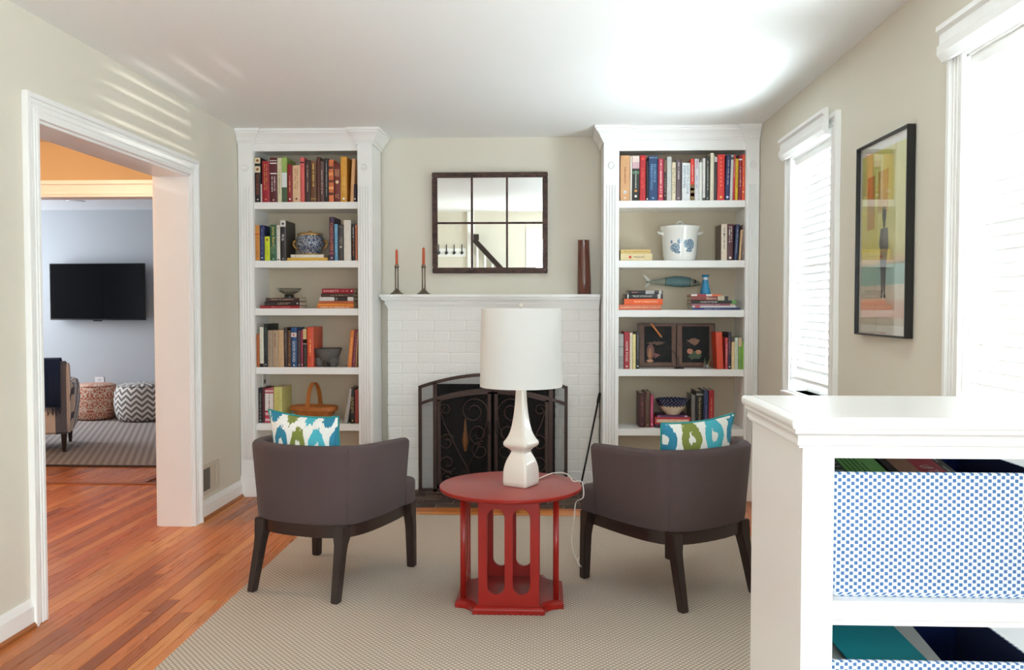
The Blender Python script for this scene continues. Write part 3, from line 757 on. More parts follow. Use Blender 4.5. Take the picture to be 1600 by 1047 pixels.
# --- doorway bookcase, top row: (x0, x1, ytop in zoom units, colour, label, title, bands, dot, lean)
G = 'books on the top shelf of the doorway bookcase'
S1 = 8.889
rows = [
 (60, 165, 95, (26, 24, 24), 'thick black cookbook with two cream pictures on its spine', (2, (176, 84, 44), .18, .62, .4), [(.86, .99, (222, 206, 172)), (.66, .80, (226, 212, 182))], [(.925, .009, (140, 78, 34)), (.73, .009, (150, 84, 40)), (.06, .005, (220, 220, 220))]),
 (165, 183, 470, (222, 214, 200), 'thin short pale booklet squeezed next to the thick black cookbook', None, None, None),
 (187, 288, 150, (158, 26, 44), 'crimson book with gold lettering on the top doorway shelf', (2, (222, 156, 84), .3, .93, .5), None, (.07, .006, (222, 140, 110))),
 (294, 393, 100, (92, 26, 36), 'maroon book with big white square brackets on its spine', (2, (214, 206, 204), .25, .58, .62), [(.92, .94, (200, 190, 190)), (.86, .885, WH), (.63, .655, WH)], (.05, .006, (200, 150, 140))),
 (398, 457, 105, (220, 210, 178), 'cream book between the bracketed maroon and the green striped spine', (1, (150, 128, 84), .2, .75, .34), None, None),
 (459, 531, 98, (152, 176, 92), 'book with a light green, white and dark green spine', None, [(.66, 1.0, (156, 180, 96)), (.33, .66, (226, 230, 230)), (0, .33, (74, 96, 70))], None),
 (537, 602, 195, (146, 30, 40), 'short dark red book beside the green striped spine', (1, (224, 190, 130), .25, .7, .34), None, (.08, .006, WH)),
 (607, 714, 208, (224, 186, 150), 'short wide peach coloured book on the top doorway shelf', (2, (168, 120, 84), .35, .9, .45), None, (.09, .007, (110, 60, 40))),
 (715, 773, 98, (216, 96, 92), 'tall salmon pink book on the top doorway shelf', None, [(.87, .90, (60, 20, 24))], (.8, .004, (60, 20, 24))),
 (779, 851, 135, (64, 34, 34), 'dark chocolate book just past the salmon pink spine', (1, (196, 180, 160), .25, .88, .3), None, None),
 (857, 936, 140, (108, 70, 44), 'brown book with large gold title lettering', (1, (222, 186, 100), .38, .92, .5), [(.07, .085, GD)], None),
 (945, 985, 90, (92, 50, 40), 'tall thin reddish brown book past the gold titled one', None, None, None),
 (988, 1043, 150, (98, 66, 62), 'dull mauve brown book beside the black spine', (1, (206, 190, 176), .2, .78, .32), None, None),
 (1048, 1103, 110, (28, 26, 30), 'slim black book with a fine white title on the top doorway shelf', (1, (206, 206, 206), .1, .95, .28), None, None),
 (1108, 1175, 130, (206, 110, 66), 'orange book with a dark diagonal food photograph on its spine', None, [(.78, .84, (96, 46, 34)), (.62, .70, (232, 150, 90)), (.46, .52, (110, 50, 36)), (.3, .36, (238, 170, 110)), (.16, .22, (90, 40, 32))], None),
 (1182, 1268, 185, (112, 38, 32), 'short oxblood book with a cream ornament on its spine', [(3, (214, 160, 120), .68, .85, .7), (2, (214, 160, 120), .1, .2, .6)], None, (.52, .011, (226, 200, 160))),
 (1271, 1360, 88, (210, 150, 52), 'tall mustard yellow book on the top doorway shelf', (2, (232, 196, 110), .2, .55, .5), None, (.07, .008, WH)),
]
for (a, c, yt, col, lab, ti, ba, do) in rows:
    stand(SHL[0], 390+a/S1, 390+c/S1, 235+yt/S1, col, lab, G, ti, ba, do)
stand(SHL[0], 390+1400/S1, 390+1449/S1, 235+115/S1, (222, 168, 118), 'thin peach book leaning towards the pilaster on the top doorway shelf', G, lean=R(3.2))
stand(SHL[0], 390+1452/S1, 390+1488/S1, 235+470/S1, (52, 28, 44), 'small dark plum book in the end corner of the top doorway shelf', G, None, None, (.16, .005, WH))
# second row
G = 'books on the second shelf of the doorway bookcase'
rows = [
 (60, 144, 195, (206, 140, 62), 'orange yellow book with the word FOOD down its spine', ('FOOD', (168, 104, 40), .1, .66, .55), [(.73, .755, (190, 60, 34))], None),
 (147, 209, 195, (36, 46, 96), 'navy blue book beside the small lime one', (1, (130, 140, 196), .15, .92, .3), None, (.08, .005, WH)),
 (214, 285, 352, (204, 216, 44), 'small lime yellow book on the second doorway shelf', (1, (150, 160, 30), .2, .6, .3), None, (.86, .008, (170, 110, 40))),
 (288, 379, 190, (44, 92, 66), 'green book with pale yellow lettering down its spine', [('James Beard', (222, 206, 110), .42, .95, .55), (3, (150, 180, 130), .18, .4, .6)], None, (.05, .005, (160, 190, 140))),
 (381, 428, 195, (224, 220, 208), 'slim off white book between the green and the charcoal ones', (1, (150, 140, 120), .5, .95, .35), None, (.03, .005, BK)),
 (432, 508, 130, (46, 42, 44), 'charcoal book titled A16 with a white emblem panel on top', ('A16', WH, .50, .66, .5), [(.845, 1.0, (222, 220, 214))], [(.92, .008, (60, 56, 56)), (.05, .006, (160, 160, 160))]),
]
for (a, c, yt, col, lab, ti, ba, do) in rows:
    stand(SHL[1], 390+a/S1, 390+c/S1, 330+yt/S1, col, lab, G, ti, ba, do, d=0.22 if a > 400 else 0.19)
rows = [
 (1111, 1174, 80, (62, 40, 72), 'tall purple book titled CHOCOLATIER in orange letters', ('CHOCOLATIER', (226, 120, 60), .22, .86, .62), [(.14, .2, (150, 70, 90))], (.06, .006, (200, 160, 180))),
 (1182, 1227, 180, (92, 152, 188), 'light blue book beside the tall purple one', (1, (206, 226, 234), .12, .9, .3), None, None),
 (1236, 1304, 190, (66, 58, 56), 'dark grey brown book past the light blue one', (3, (160, 150, 140), .48, .66, .6), [(.93, .95, (110, 100, 96))], (.38, .007, (200, 196, 190))),
 (1311, 1411, 125, (226, 218, 208), 'thick blank off white book on the second doorway shelf', None, None, None),
 (1420, 1467, 185, (28, 24, 26), 'black book with cream and orange title by the shelf end', [(1, WH, .62, .93, .4), (1, (214, 130, 70), .15, .58, .4)], None, None),
 (1470, 1498, 190, (196, 112, 74), 'narrow terracotta book at the end of the second doorway shelf', None, None, None),
]
for (a, c, yt, col, lab, ti, ba, do) in rows:
    stand(SHL[1], 390+a/S1, 390+c/S1, 330+yt/S1, col, lab, G, ti, ba, do)
G = 'books lying under the blue and white jar'
zy = lambda z, y0, s=S1: onY(470, y0+z/s, YSP+0.02).z
flat(SHL[1], SHL[1]+0.0195, 390+525/S1, 390+1085/S1, (226, 178, 74), 'yellow book lying flat at the bottom under the patterned jar', G, d=0.20)
flat(SHL[1]+0.0198, SHL[1]+0.041, 390+575/S1, 390+1035/S1, (228, 222, 210), 'white book lying flat on the yellow one under the jar', G, d=0.19, dot=(.14, .003, (200, 120, 60)))
# third row, two flat stacks
G = 'books in the stack under the glass bowl'
z0 = SHL[2]
flat(z0, z0+0.0175, 390+140/S1, 390+690/S1, (162, 30, 38), 'red book at the bottom of the stack under the glass bowl', G, (1, (222, 170, 160), .3, .75, .35), d=0.17)
flat(z0+0.018, z0+0.047, 390+205/S1, 390+690/S1, (48, 34, 36), 'black book in the middle of the stack under the glass bowl', G, (2, (180, 160, 130), .38, .72, .5), d=0.17, dot=(.94, .005, WH))
flat(z0+0.0475, z0+0.070, 390+222/S1, 390+690/S1, (70, 44, 40), 'dark brown book on top of the stack under the glass bowl', G, (1, (196, 176, 150), .15, .82, .4), d=0.17)
G = 'books in the stack with the red dessert book on top'
zz = [0, .0165, .032, .049, .076, .099, .131]
st = [
 (935, 1440, (214, 120, 56), 'orange book with white dotted title at the bottom of its stack', None),
 (940, 1445, (226, 138, 52), 'bright orange book second from the bottom of its stack', None),
 (960, 1440, (186, 92, 54), 'rust coloured book third from the bottom of its stack', (1, (96, 50, 30), .1, .7, .4)),
 (970, 1440, (42, 36, 40), 'black and white book in the middle of the tall flat stack', (2, WH, .3, .52, .5)),
 (990, 1440, (70, 50, 40), 'brown book right under the red dessert book', (1, (170, 150, 120), .3, .8, .35)),
 (1003, 1448, (146, 22, 40), 'red book titled SWEETS on top of its stack', [('SWEETS', (240, 190, 186), .06, .52, .42), (1, (226, 150, 150), .58, .8, .3)]),
]
for k, (a, c, col, lab, ti) in enumerate(st):
    if k == 0: ti = (1, WH, .1, .86, .5)
    ba = [(.0, .43, (206, 204, 204)), (.83, 1.0, (214, 210, 206))] if k == 3 else None
    flat(z0+zz[k]+.0003, z0+zz[k+1], 390+a/S1, 390+c/S1, col, lab, G, ti, ba, (.93, .005, WH) if k == 5 else None, d=0.17)
# fourth row
G = 'books on the fourth shelf of the doorway bookcase'
rows = [
 (66, 129, 240, (172, 98, 52), 'tan orange book at the pilaster end of the fourth doorway shelf', None, None, None),
 (131, 186, 145, (222, 222, 206), 'tall white book with a black foot on its spine', (1, (150, 150, 130), .3, .9, .2), [(0, .09, BK)], None),
 (191, 239, 100, (24, 30, 30), 'tallest black book on the fourth doorway shelf', (1, (110, 130, 126), .3, .9, .25), None, [(.06, .004, WH), (.88, .003, (40, 130, 90))]),
 (243, 308, 190, (164, 144, 124), 'grey tan book past the tallest black one', (1, (110, 92, 80), .3, .8, .2), None, None),
 (311, 385, 190, (176, 150, 124), 'tan book in the middle of three plain tan spines', (1, (110, 70, 60), .55, .92, .4), None, None),
 (387, 465, 185, (196, 162, 124), 'palest of the three plain tan books', None, None, None),
 (470, 515, 150, (62, 46, 42), 'dark brown book next to the palest tan one', (1, (150, 130, 110), .4, .85, .3), None, None),
 (520, 564, 190, (96, 64, 44), 'medium brown book beside the blue food book', (1, (190, 130, 70), .3, .8, .35), None, (.07, .005, (220, 150, 80))),
 (568, 647, 150, (30, 72, 120), 'blue book with GOOD FOOD in white on its spine', ('GOOD FOOD', (226, 232, 236), .13, .66, .45), [(.76, .87, (222, 206, 200))], [(.815, .006, (170, 60, 60)), (.05, .005, WH)]),
 (656, 701, 190, (70, 50, 60), 'dusky plum book past the blue food book', None, None, (.06, .004, (180, 180, 180))),
 (705, 734, 185, (150, 36, 66), 'thin magenta book on the fourth doorway shelf', None, None, (.07, .004, WH)),
 (736, 786, 170, (40, 34, 32), 'black book with a cream upper half on its spine', (1, (140, 130, 110), .1, .5, .2), [(.62, 1.0, (206, 180, 130)), (.60, .73, (232, 222, 196))], (.67, .005, BK)),
 (791, 879, 145, (206, 78, 44), 'bright orange red book next to the stone mortar', (1, (232, 170, 110), .3, .7, .4), None, None),
]
for (a, c, yt, col, lab, ti, ba, do) in rows:
    stand(SHL[3], 390+a/S1, 390+c/S1, 495+yt/S1, col, lab, G, ti, ba, do, d=0.24 if a in (191, 791) else 0.19)
stand(SHL[3], 390+1352/S1, 390+1407/S1, 495+185/S1, (214, 122, 52), 'orange book leaning beside the stone mortar', G, (1, (240, 190, 110), .2, .8, .3), lean=R(5))
stand(SHL[3], 390+1408/S1, 390+1457/S1, 495+185/S1, (116, 40, 56), 'burgundy book leaning between two orange toned ones', G, (1, (190, 140, 140), .15, .9, .25), lean=R(5))
stand(SHL[3], 390+1459/S1, 390+1496/S1, 495+210/S1, (198, 146, 92), 'tan book leaning on the shelf end past the burgundy one', G, (1, (230, 200, 150), .3, .7, .3), lean=R(3.5))
# fifth row
G = 'books on the bottom visible shelf of the doorway bookcase'
rows = [
 (86, 160, 145, (22, 20, 26), 'black book at the pilaster end of the basket shelf', (1, (170, 160, 140), .15, .85, .35), None, (.07, .005, (190, 180, 160))),
 (161, 195, 150, (92, 30, 40), 'narrow wine red book on the basket shelf', None, None, None),
 (197, 316, 155, (178, 48, 66), 'red and white patterned book with a white title strip', (1, (140, 60, 70), .4, .9, .2), [(.05, .12, (220, 180, 184)), (.22, .3, (216, 170, 176)), (.36, .86, (228, 220, 216)), (.9, .96, (216, 180, 180))], None),
 (318, 436, 135, (206, 198, 120), 'thick pale yellow green book on the basket shelf', (2, (176, 150, 70), .25, .85, .4), None, None),
]
for (a, c, yt, col, lab, ti, ba, do) in rows:
    stand(SHL[4], 390+a/S1, 390+c/S1, 590+yt/S1, col, lab, G, ti, ba, do, d=0.22 if a == 318 else 0.19, Y=YSP+0.03)
stand(SHL[4], 390+1295/S1, 390+1345/S1, 590+150/S1, (178, 170, 166), 'pale grey book leaning beside the basket', G, lean=R(9.5), Y=YSP+0.02)
stand(SHL[4], 390+1387/S1, 390+1446/S1, 590+150/S1, (30, 28, 30), 'black book with gold lettering near the end of the basket shelf', G, (2, (206, 180, 120), .3, .75, .55), None, (.08, .005, GD), Y=YSP+0.02)
stand(SHL[4], 390+1450/S1, 390+1500/S1, 590+170/S1, (150, 56, 48), 'brick red book at the end of the basket shelf', G, None, None, None, Y=YSP+0.02)

# --- window bookcase
S2 = 7.619
G = 'books on the top shelf of the window bookcase'
rows = [
 (65, 178, 100, (206, 158, 112), 'thick wood brown book with a round white badge on its spine', (1, (150, 84, 50), .35, .75, .25), None, [(.19, .011, WH), (.19, .005, (60, 40, 30)), (.06, .006, (236, 226, 210))]),
 (181, 204, 110, (232, 222, 206), 'thin cream book beside the wood brown one', None, None, None),
 (206, 292, 105, (46, 44, 42), 'dark book with a pink top and small photographs on its spine', (1, (200, 210, 190), .3, .66, .25), [(.86, 1.0, (226, 206, 196)), (.72, .86, (206, 168, 176)), (.60, .66, (84, 120, 90))], [(.22, .009, (206, 140, 60)), (.10, .008, WH)]),
 (296, 367, 95, (176, 30, 40), 'red book with bright red lettering near the pilaster', (2, (236, 90, 70), .28, .72, .5), None, (.92, .009, (226, 70, 56))),
 (371, 398, 160, (40, 30, 34), 'thin black book in front of the thick blue one', None, None, (.04, .005, WH)),
 (401, 508, 105, (28, 62, 104), 'thick blue book titled GLORIOUS FRENCH FOOD', ('GLORIOUS\nFRENCH FOOD', (130, 176, 216), .24, .82, .6), [(.955, .965, (170, 190, 206))], (.06, .006, (120, 170, 216))),
 (514, 577, 138, (176, 48, 74), 'raspberry pink book past the thick blue one', (1, (240, 214, 200), .2, .95, .45), None, (.11, .008, (236, 180, 120))),
 (581, 613, 150, (58, 40, 40), 'thin dark brown book beside the raspberry one', (1, (170, 150, 130), .2, .6, .4), [(.7, .98, (120, 90, 70))], (.12, .004, (180, 170, 170))),
 (617, 672, 115, (196, 198, 194), 'light grey book on the top window shelf', None, None, None),
 (676, 723, 180, (222, 210, 180), 'short cream book with dark lettering beside the light grey one', (2, (120, 100, 70), .2, .85, .6), None, None),
 (727, 786, 145, (98, 82, 86), 'mauve grey book before the gap on the top window shelf', (1, (214, 206, 200), .5, .92, .4), None, (.06, .005, (190, 180, 180))),
 (798, 895, 187, (228, 232, 232), 'thick white book titled HOW TO COOK EVERYTHING', ('HOW TO COOK\nEVERYTHING', (84, 120, 150), .16, .92, .66), None, None),
 (898, 944, 140, (206, 54, 44), 'red topped book with a food photograph at its foot', (1, WH, .45, .85, .3), [(0, .38, (112, 92, 52)), (.1, .18, (190, 70, 50)), (.24, .3, (150, 140, 70))], None),
 (947, 997, 140, (226, 224, 228), 'white book with violet lettering on the top window shelf', [(1, (180, 80, 150), .78, .96, .4), (1, (110, 120, 180), .3, .6, .35)], None, None),
 (999, 1036, 180, (228, 232, 226), 'shortest white book in the middle of the window shelf', None, None, None),
 (1041, 1074, 130, (226, 224, 220), 'narrow white book with a dark foot beside the dark green one', None, [(0, .06, (60, 64, 60))], None),
 (1077, 1126, 110, (42, 46, 40), 'very dark green book with small white lettering', (1, (200, 204, 196), .25, .9, .35), None, (.05, .004, (190, 196, 186))),
 (1131, 1176, 70, (226, 218, 194), 'tallest cream book on the top window shelf', None, None, None),
 (1179, 1213, 115, (64, 58, 62), 'narrow charcoal book before the bright red one', None, [(.88, 1.0, (210, 204, 204))], None),
 (1216, 1302, 88, (212, 50, 48), 'thick bright red book with spaced orange letters', None, None, [(.07, .008, (250, 200, 120))]+[(.92-.085*k, .005, (250, 140, 80)) for k in range(8)]),
]
for (a, c, yt, col, lab, ti, ba, do) in rows:
    stand(SHR[0], 960+a/S2, 960+c/S2, 230+yt/S2, col, lab, G, ti, ba, do)
tail = [
 (1307, 1363, 95, (30, 42, 92), 'navy book with a white triangle at the foot', (1, WH, .35, .95, .25), None, (.07, .008, (200, 220, 240)), 1.6),
 (1364, 1398, 95, (206, 206, 206), 'narrow white grey book beside the navy one', None, [(.9, .96, (70, 90, 70))], None, 1.4),
 (1399, 1424, 92, (190, 40, 48), 'thin cherry red book against the yellow one', (1, WH, .5, .9, .3), None, None, 1.0),
 (1425, 1461, 135, (216, 178, 30), 'bright yellow book near the end of the top window shelf', (1, (120, 100, 30), .3, .8, .3), None, None, .6),
 (1464, 1508, 90, (142, 32, 52), 'dark red book beside the bright yellow one', (1, WH, .28, .74, .35), [(.88, .91, WH)], None, .4),
 (1510, 1565, 85, (222, 78, 40), 'orange red book at the wall end of the top window shelf', (1, (244, 190, 120), .3, .92, .4), None, [(.18, .006, (244, 190, 120))], 0),
]
for (a, c, yt, col, lab, ti, ba, do, le) in tail:
    stand(SHR[0], 960+a/S2, 960+c/S2, 230+yt/S2, col, lab, G, ti, ba, do, lean=R(le))
G = 'books lying on the second shelf of the window bookcase'
flat(SHR[1], SHR[1]+0.046, 960+72/S2, 960+450/S2, (226, 206, 160), 'thick cream paperback lying flat with a red and black mark', G, ('TREASURE', (50, 44, 44), .40, .74, .24), None, (.30, .009, (206, 60, 56)), d=0.17)
flat(SHR[1]+0.0465, SHR[1]+0.072, 960+75/S2, 960+430/S2, (220, 190, 120), 'mottled straw yellow book lying on the thick cream paperback', G, (1, (176, 140, 70), .1, .95, .5), d=0.17)
G = 'books standing on the second shelf of the window bookcase'
rows = [
 (1268, 1338, 155, (220, 206, 188), 'cream book with a dark back cover beside the white crock', (1, (120, 110, 96), .3, .9, .35), None, (.72, .007, (110, 110, 110)), 0),
 (1339, 1412, 150, (78, 30, 36), 'maroon book in the row past the white crock', (2, (214, 206, 196), .5, .92, .5), None, [(.07, .008, WH)], 0),
 (1420, 1467, 155, (36, 48, 86), 'navy book leaning in the row past the white crock', (1, (170, 176, 200), .2, .92, .3), None, None, 2.6),
 (1476, 1508, 220, (196, 160, 120), 'short tan book leaning on the navy one', None, None, None, 3.4),
 (1514, 1556, 160, (130, 112, 106), 'grey brown book at the wall end past the white crock', None, None, (.2, .006, (170, 140, 150)), 1.2),
]
for (a, c, yt, col, lab, ti, ba, do, le) in rows:
    o = stand(SHR[1], 960+a/S2, 960+c/S2, 330+yt/S2, col, lab, G, ti, ba, do, lean=R(le))
    if a == 1268:
        hh = o.dimensions.z if o.dimensions.z > 0 else 0.24
        w_ = max(v.co.x for v in o.data.vertices)
        MB().box(-w_-0.0015, -w_+0.0005, 0.004, 0.19, 0.002, max(v.co.z for v in o.data.vertices)-0.002).build('back_cover', bookmat((92, 76, 66)), o)
# third row
G = 'books in the stack under the fish tail'
z0 = SHR[2]
zz = [0, .0345, .073, .1035, .1275]
st = [
 (50, 560, (206, 110, 76), 'salmon orange book at the bottom of the stack by the fish tail', (1, (240, 200, 170), .05, .95, .25), None),
 (118, 578, (226, 92, 34), 'bright orange book titled THE ART OF FERMENTATION', ('THE ART OF FERMENTATION', (248, 206, 160), .25, .86, .36), None),
 (128, 578, (34, 32, 38), 'black book titled THE JOY OF MIXOLOGY', ('THE JOY OF MIXOLOGY', (226, 222, 216), .2, .72, .5), [(.06, .09, WH), (.86, .94, (210, 206, 200))]),
 (168, 575, (40, 34, 36), 'black book with a silver patch on top of the stack by the fish tail', [(1, (170, 110, 100), .1, .28, .5)], [(.5, .76, (170, 168, 168)), (.89, .97, (200, 196, 196))]),
]
for k, (a, c, col, lab, ti, ba) in enumerate(st):
    flat(z0+zz[k]+.0003, z0+zz[k+1], 960+a/S2, 960+c/S2, col, lab, G, ti, ba, None, d=0.17)
G = 'books in the stack under the blue vase'
zz = [0, .0150, .0285, .0415, .062, .090, .1035]
st = [
 (930, 1500, (44, 56, 110), 'navy book at the bottom of the stack under the blue vase', (1, (170, 176, 200), .25, .55, .4), None),
 (930, 1450, (220, 216, 216), 'white book second from the bottom under the blue vase', None, [(.06, .18, (206, 80, 80))]),
 (915, 1380, (146, 76, 96), 'dusty pink book third from the bottom under the blue vase', (1, (226, 200, 206), .05, .75, .35), None),
 (915, 1455, (40, 44, 40), 'black book titled THE ART OF THE BAR with a green end', ('THE ART OF THE BAR', (232, 230, 224), .2, .58, .52), [(.9, 1.0, (96, 160, 70))]),
 (915, 1355, (132, 58, 50), 'reddish brown book titled Bistro second from the top of its stack', ('Bistro', (236, 206, 186), .42, .68, .62), [(.72, .9, (206, 196, 170)), (.9, 1.0, BK)]),
 (915, 1270, (170, 60, 76), 'thin multicoloured book directly under the blue vase', None, [(.0, .2, (226, 214, 210)), (.5, .7, (232, 228, 224)), (.7, 1.0, (226, 110, 66))]),
]
for k, (a, c, col, lab, ti, ba) in enumerate(st):
    flat(z0+zz[k]+.0003, z0+zz[k+1], 960+a/S2, 960+c/S2, col, lab, G, ti, ba, None, d=0.17)
# fourth row
G = 'books on the fourth shelf of the window bookcase'
rows = [
 (50, 113, 205, (176, 176, 174), 'light grey newsprint patterned book at the pilaster end', (3, (120, 120, 120), .05, .3, .8), [(.62, .64, (110, 110, 110)), (.33, .35, (110, 110, 110))], None, 0),
 (119, 183, 180, (166, 28, 48), 'red book titled HOME FOOD on its spine', ('HOME FOOD', (240, 222, 220), .2, .74, .42), None, (.07, .006, WH), 0),
 (186, 220, 192, (226, 214, 190), 'cream book between the red and the pale yellow one', None, None, None, 0),
 (222, 258, 210, (230, 216, 150), 'pale yellow book on the painted panel shelf', None, None, None, 0),
 (262, 304, 185, (44, 44, 46), 'black book standing against the painted panels', (1, (130, 130, 130), .3, .95, .35), None, (.08, .005, WH), 0),
 (1327, 1360, 250, (190, 70, 76), 'rose red book beside the leaning orange one', (1, (240, 210, 206), .2, .8, .3), None, None, 0),
 (1361, 1398, 185, (46, 40, 66), 'tall dark indigo book past the leaning orange one', (1, (206, 120, 120), .4, .9, .4), None, (.07, .005, WH), 0),
 (1402, 1440, 300, (220, 192, 146), 'shortest cream tan book on the painted panel shelf', None, None, None, 0),
 (1442, 1480, 250, (214, 220, 204), 'white book beside the two green ones', (1, (110, 150, 90), .3, .9, .3), None, None, 0),
 (1482, 1525, 250, (120, 158, 84), 'soft green book with a pale top by the wall', None, [(.72, 1.0, (206, 180, 150))], None, 0),
 (1527, 1548, 290, (128, 190, 50), 'thin bright green book at the wall end', None, None, None, 0),
]
for (a, c, yt, col, lab, ti, ba, do, le) in rows:
    stand(SHR[3], 960+a/S2, 960+c/S2, 495+yt/S2, col, lab, G, ti, ba, do, lean=R(le))
stand(SHR[3], 960+1232/S2, 960+1312/S2, 495+182/S2, (206, 66, 34), 'thick orange red book tilted against its row beside the painted panels', G, d=0.22, lean=R(-3.0))
# fifth row
G = 'books on the bottom visible shelf of the window bookcase'
rows = [
 (305, 372, 110, (66, 26, 32), 'dark maroon leather book standing beside the patterned bowl', (1, (150, 90, 60), .35, .75, .4), None, [(.86, .006, (120, 60, 50)), (.1, .006, (140, 70, 60))]),
 (376, 433, 95, (88, 62, 48), 'brown leather book between the maroon and pink ones', None, None, (.07, .005, (170, 140, 110))),
 (436, 474, 135, (176, 60, 98), 'slim pink book next to the patterned bowl', (1, (226, 150, 176), .3, .8, .3), None, (.1, .006, (236, 150, 150))),
 (928, 975, 130, (112, 108, 104), 'grey book on the far side of the patterned bowl', None, None, None),
 (981, 1068, 85, (28, 26, 26), 'black book titled On Food and Cooking in cream letters', ('On Food and Cooking', (222, 196, 140), .05, .82, .34), [(.88, .93, (150, 146, 136))], None),
 (1075, 1130, 75, (38, 52, 92), 'navy book between the black and the red on the bowl shelf', (1, (150, 120, 150), .1, .6, .3), None, None),
 (1136, 1198, 80, (160, 30, 40), 'red book with a thin gold frame on its spine', (1, (222, 150, 100), .3, .8, .3), None, None),
]
for (a, c, yt, col, lab, ti, ba, do) in rows:
    stand(SHR[4], 960+a/S2, 960+c/S2, 600+yt/S2, col, lab, G, ti, ba, do, Y=YSP+0.05)
G = 'books lying under the patterned bowl'
z0 = SHR[4]
flat(z0, z0+0.020, 960+490/S2, 960+905/S2, (60, 36, 62), 'dark purple book lying lowest under the patterned bowl', G, Y=YSP+0.05)
flat(z0+0.0203, z0+0.068, 960+490/S2, 960+918/S2, (186, 44, 56), 'thick red book with a cream strip lying under the patterned bowl', G, (1, (150, 120, 110), .35, .6, .14), [(.05, .95, (228, 200, 170), .42)], Y=YSP+0.05)
flat(z0+0.0683, z0+0.082, 960+520/S2, 960+890/S2, (90, 44, 90), 'thin violet book lying directly under the patterned bowl', G, None, [(.03, .08, (190, 110, 160), .6), (.88, .97, (220, 200, 216), .7)], Y=YSP+0.05)
# ================================================================== things on the bookcase shelves
YO = YM + 0.10
def m_delft(name, a, b, c, sc):
    n = NT(name, 0.18); x, y, z, v = n.xyz()
    f = n.noise(v, sc, 5, 0.6, 1.6); g = n.noise(v, sc*2.3, 3, 0.5, 0.8)
    col = n.ramp(f, [(0.36, a), (0.46, b), (0.5, c), (0.55, b), (0.63, a)], 'LINEAR')
    n.color(n.mix(n.math('GREATER_THAN', g, 0.56), col, lin(c)))
    return n.m
# patterned jar on the two flat books
p = onY(485, 400, YO)
j = empty('ceramic_jar', (p.x, YO, SHL[1]+0.0413), 0, 'round blue and white patterned jar with handles on two flat books', 'jar')
JR = 0.092
MB().lathe([(0.060, 0), (0.064, 0.006), (0.062, 0.014), (0.082, 0.04), (0.094, 0.075), (0.092, 0.105), (0.080, 0.128), (0.078, 0.134)], 36).build('body', m_delft('blue_white_glaze', (206, 200, 184), (120, 132, 150), (40, 52, 92), 34), j, smooth=60)
M_GILT = mat((186, 146, 82), 0.35, 0.1, 20, metal=0.5, name='gilt_rim')
MB().lathe([(0.064, 0.0), (0.066, 0.003), (0.066, 0.008), (0.060, 0.011)], 36).build('foot_rim', M_GILT, j, smooth=60)
lid = MB().lathe([(0.082, 0.132), (0.084, 0.138), (0.080, 0.144), (0.060, 0.148), (0.02, 0.152), (0.001, 0.153)], 36).build('lid', M_GILT, j, smooth=60)
for s in (-1, 1):
    MB().tube([(s*0.012, 0, 0.150), (s*0.014, 0, 0.162), (s*0.004, 0, 0.166), (s*0.002, 0, 0.156)], 0.003, 6).build('finial', M_GILT, lid, smooth='all')
    MB().tube([(s*0.088, 0, 0.095), (s*0.112, 0, 0.092), (s*0.116, 0, 0.07), (s*0.098, 0, 0.045), (s*0.084, 0, 0.045)], [0.008, 0.009, 0.008, 0.007, 0.006], 8).build('handle', M_GILT, j, smooth='all')
# clear glass bowl on the stack
def m_clear():
    n = NT('clear_glass', 0.03)
    tr = n.n('ShaderNodeBsdfTransparent'); tr.inputs[0].default_value = (0.90, 0.93, 0.91, 1); gl = n.n('ShaderNodeBsdfGlossy'); gl.inputs['Roughness'].default_value = 0.03
    lw = n.n('ShaderNodeLayerWeight'); lw.inputs[0].default_value = 0.35
    mx = n.n('ShaderNodeMixShader'); n.lk(lw.outputs['Facing'], mx.inputs[0]); n.lk(tr.outputs[0], mx.inputs[1]); n.lk(gl.outputs[0], mx.inputs[2])
    n.lk(mx.outputs[0], n.out.inputs['Surface']); return n.m
M_CLEAR = m_clear()
p = onY(452, 462, YO-0.02)
g = empty('glass_bowl', (p.x, YO-0.02, SHL[2]+0.0706), 0, 'shallow clear glass bowl with dark foot on the dark book stack', 'bowl')
MB().lathe([(0.020, 0.022), (0.045, 0.030), (0.070, 0.045), (0.085, 0.066), (0.083, 0.066), (0.068, 0.048), (0.044, 0.034), (0.001, 0.027)], 36, cap=False).build('bowl', M_CLEAR, g, smooth='all')
MB().lathe([(0.036, 0.0), (0.036, 0.006), (0.030, 0.010), (0.030, 0.018), (0.034, 0.022), (0.001, 0.024)], 28).build('foot', mat((50, 44, 40), 0.25, 0.1, 10), g, smooth=50)
# stone mortar on three legs
def m_lava():
    n = NT('lava_stone', 0.9); x, y, z, v = n.xyz()
    f = n.noise(v, 60, 6, 0.7); n.color(n.mix(f, lin((58, 56, 56)), lin((128, 124, 120)))); n.bump(n.noise(v, 90, 6, 0.7), 0.9, 0.006); return n.m
p = onY(512, 570, YO)
mo = empty('stone_mortar', (p.x, YO, SHL[3]), 0, 'rough grey stone mortar on short legs beside the orange red book', 'mortar')
ML = m_lava()
MB().lathe([(0.03, 0.030), (0.058, 0.034), (0.080, 0.072), (0.097, 0.117), (0.099, 0.122), (0.092, 0.124), (0.080, 0.112), (0.055, 0.085), (0.001, 0.075)], 28).build('bowl', ML, mo, smooth=60)
for k in range(3):
    a = R(-150+120*k)
    MB().loft([[(math.cos(a)*0.058+r*math.cos(q), math.sin(a)*0.058+r*math.sin(q), z) for q in [2*PI*j/10 for j in range(10)]] for r, z in ((0.022, 0.0), (0.028, 0.02), (0.038, 0.062))]).build('leg', ML, mo, smooth='all')
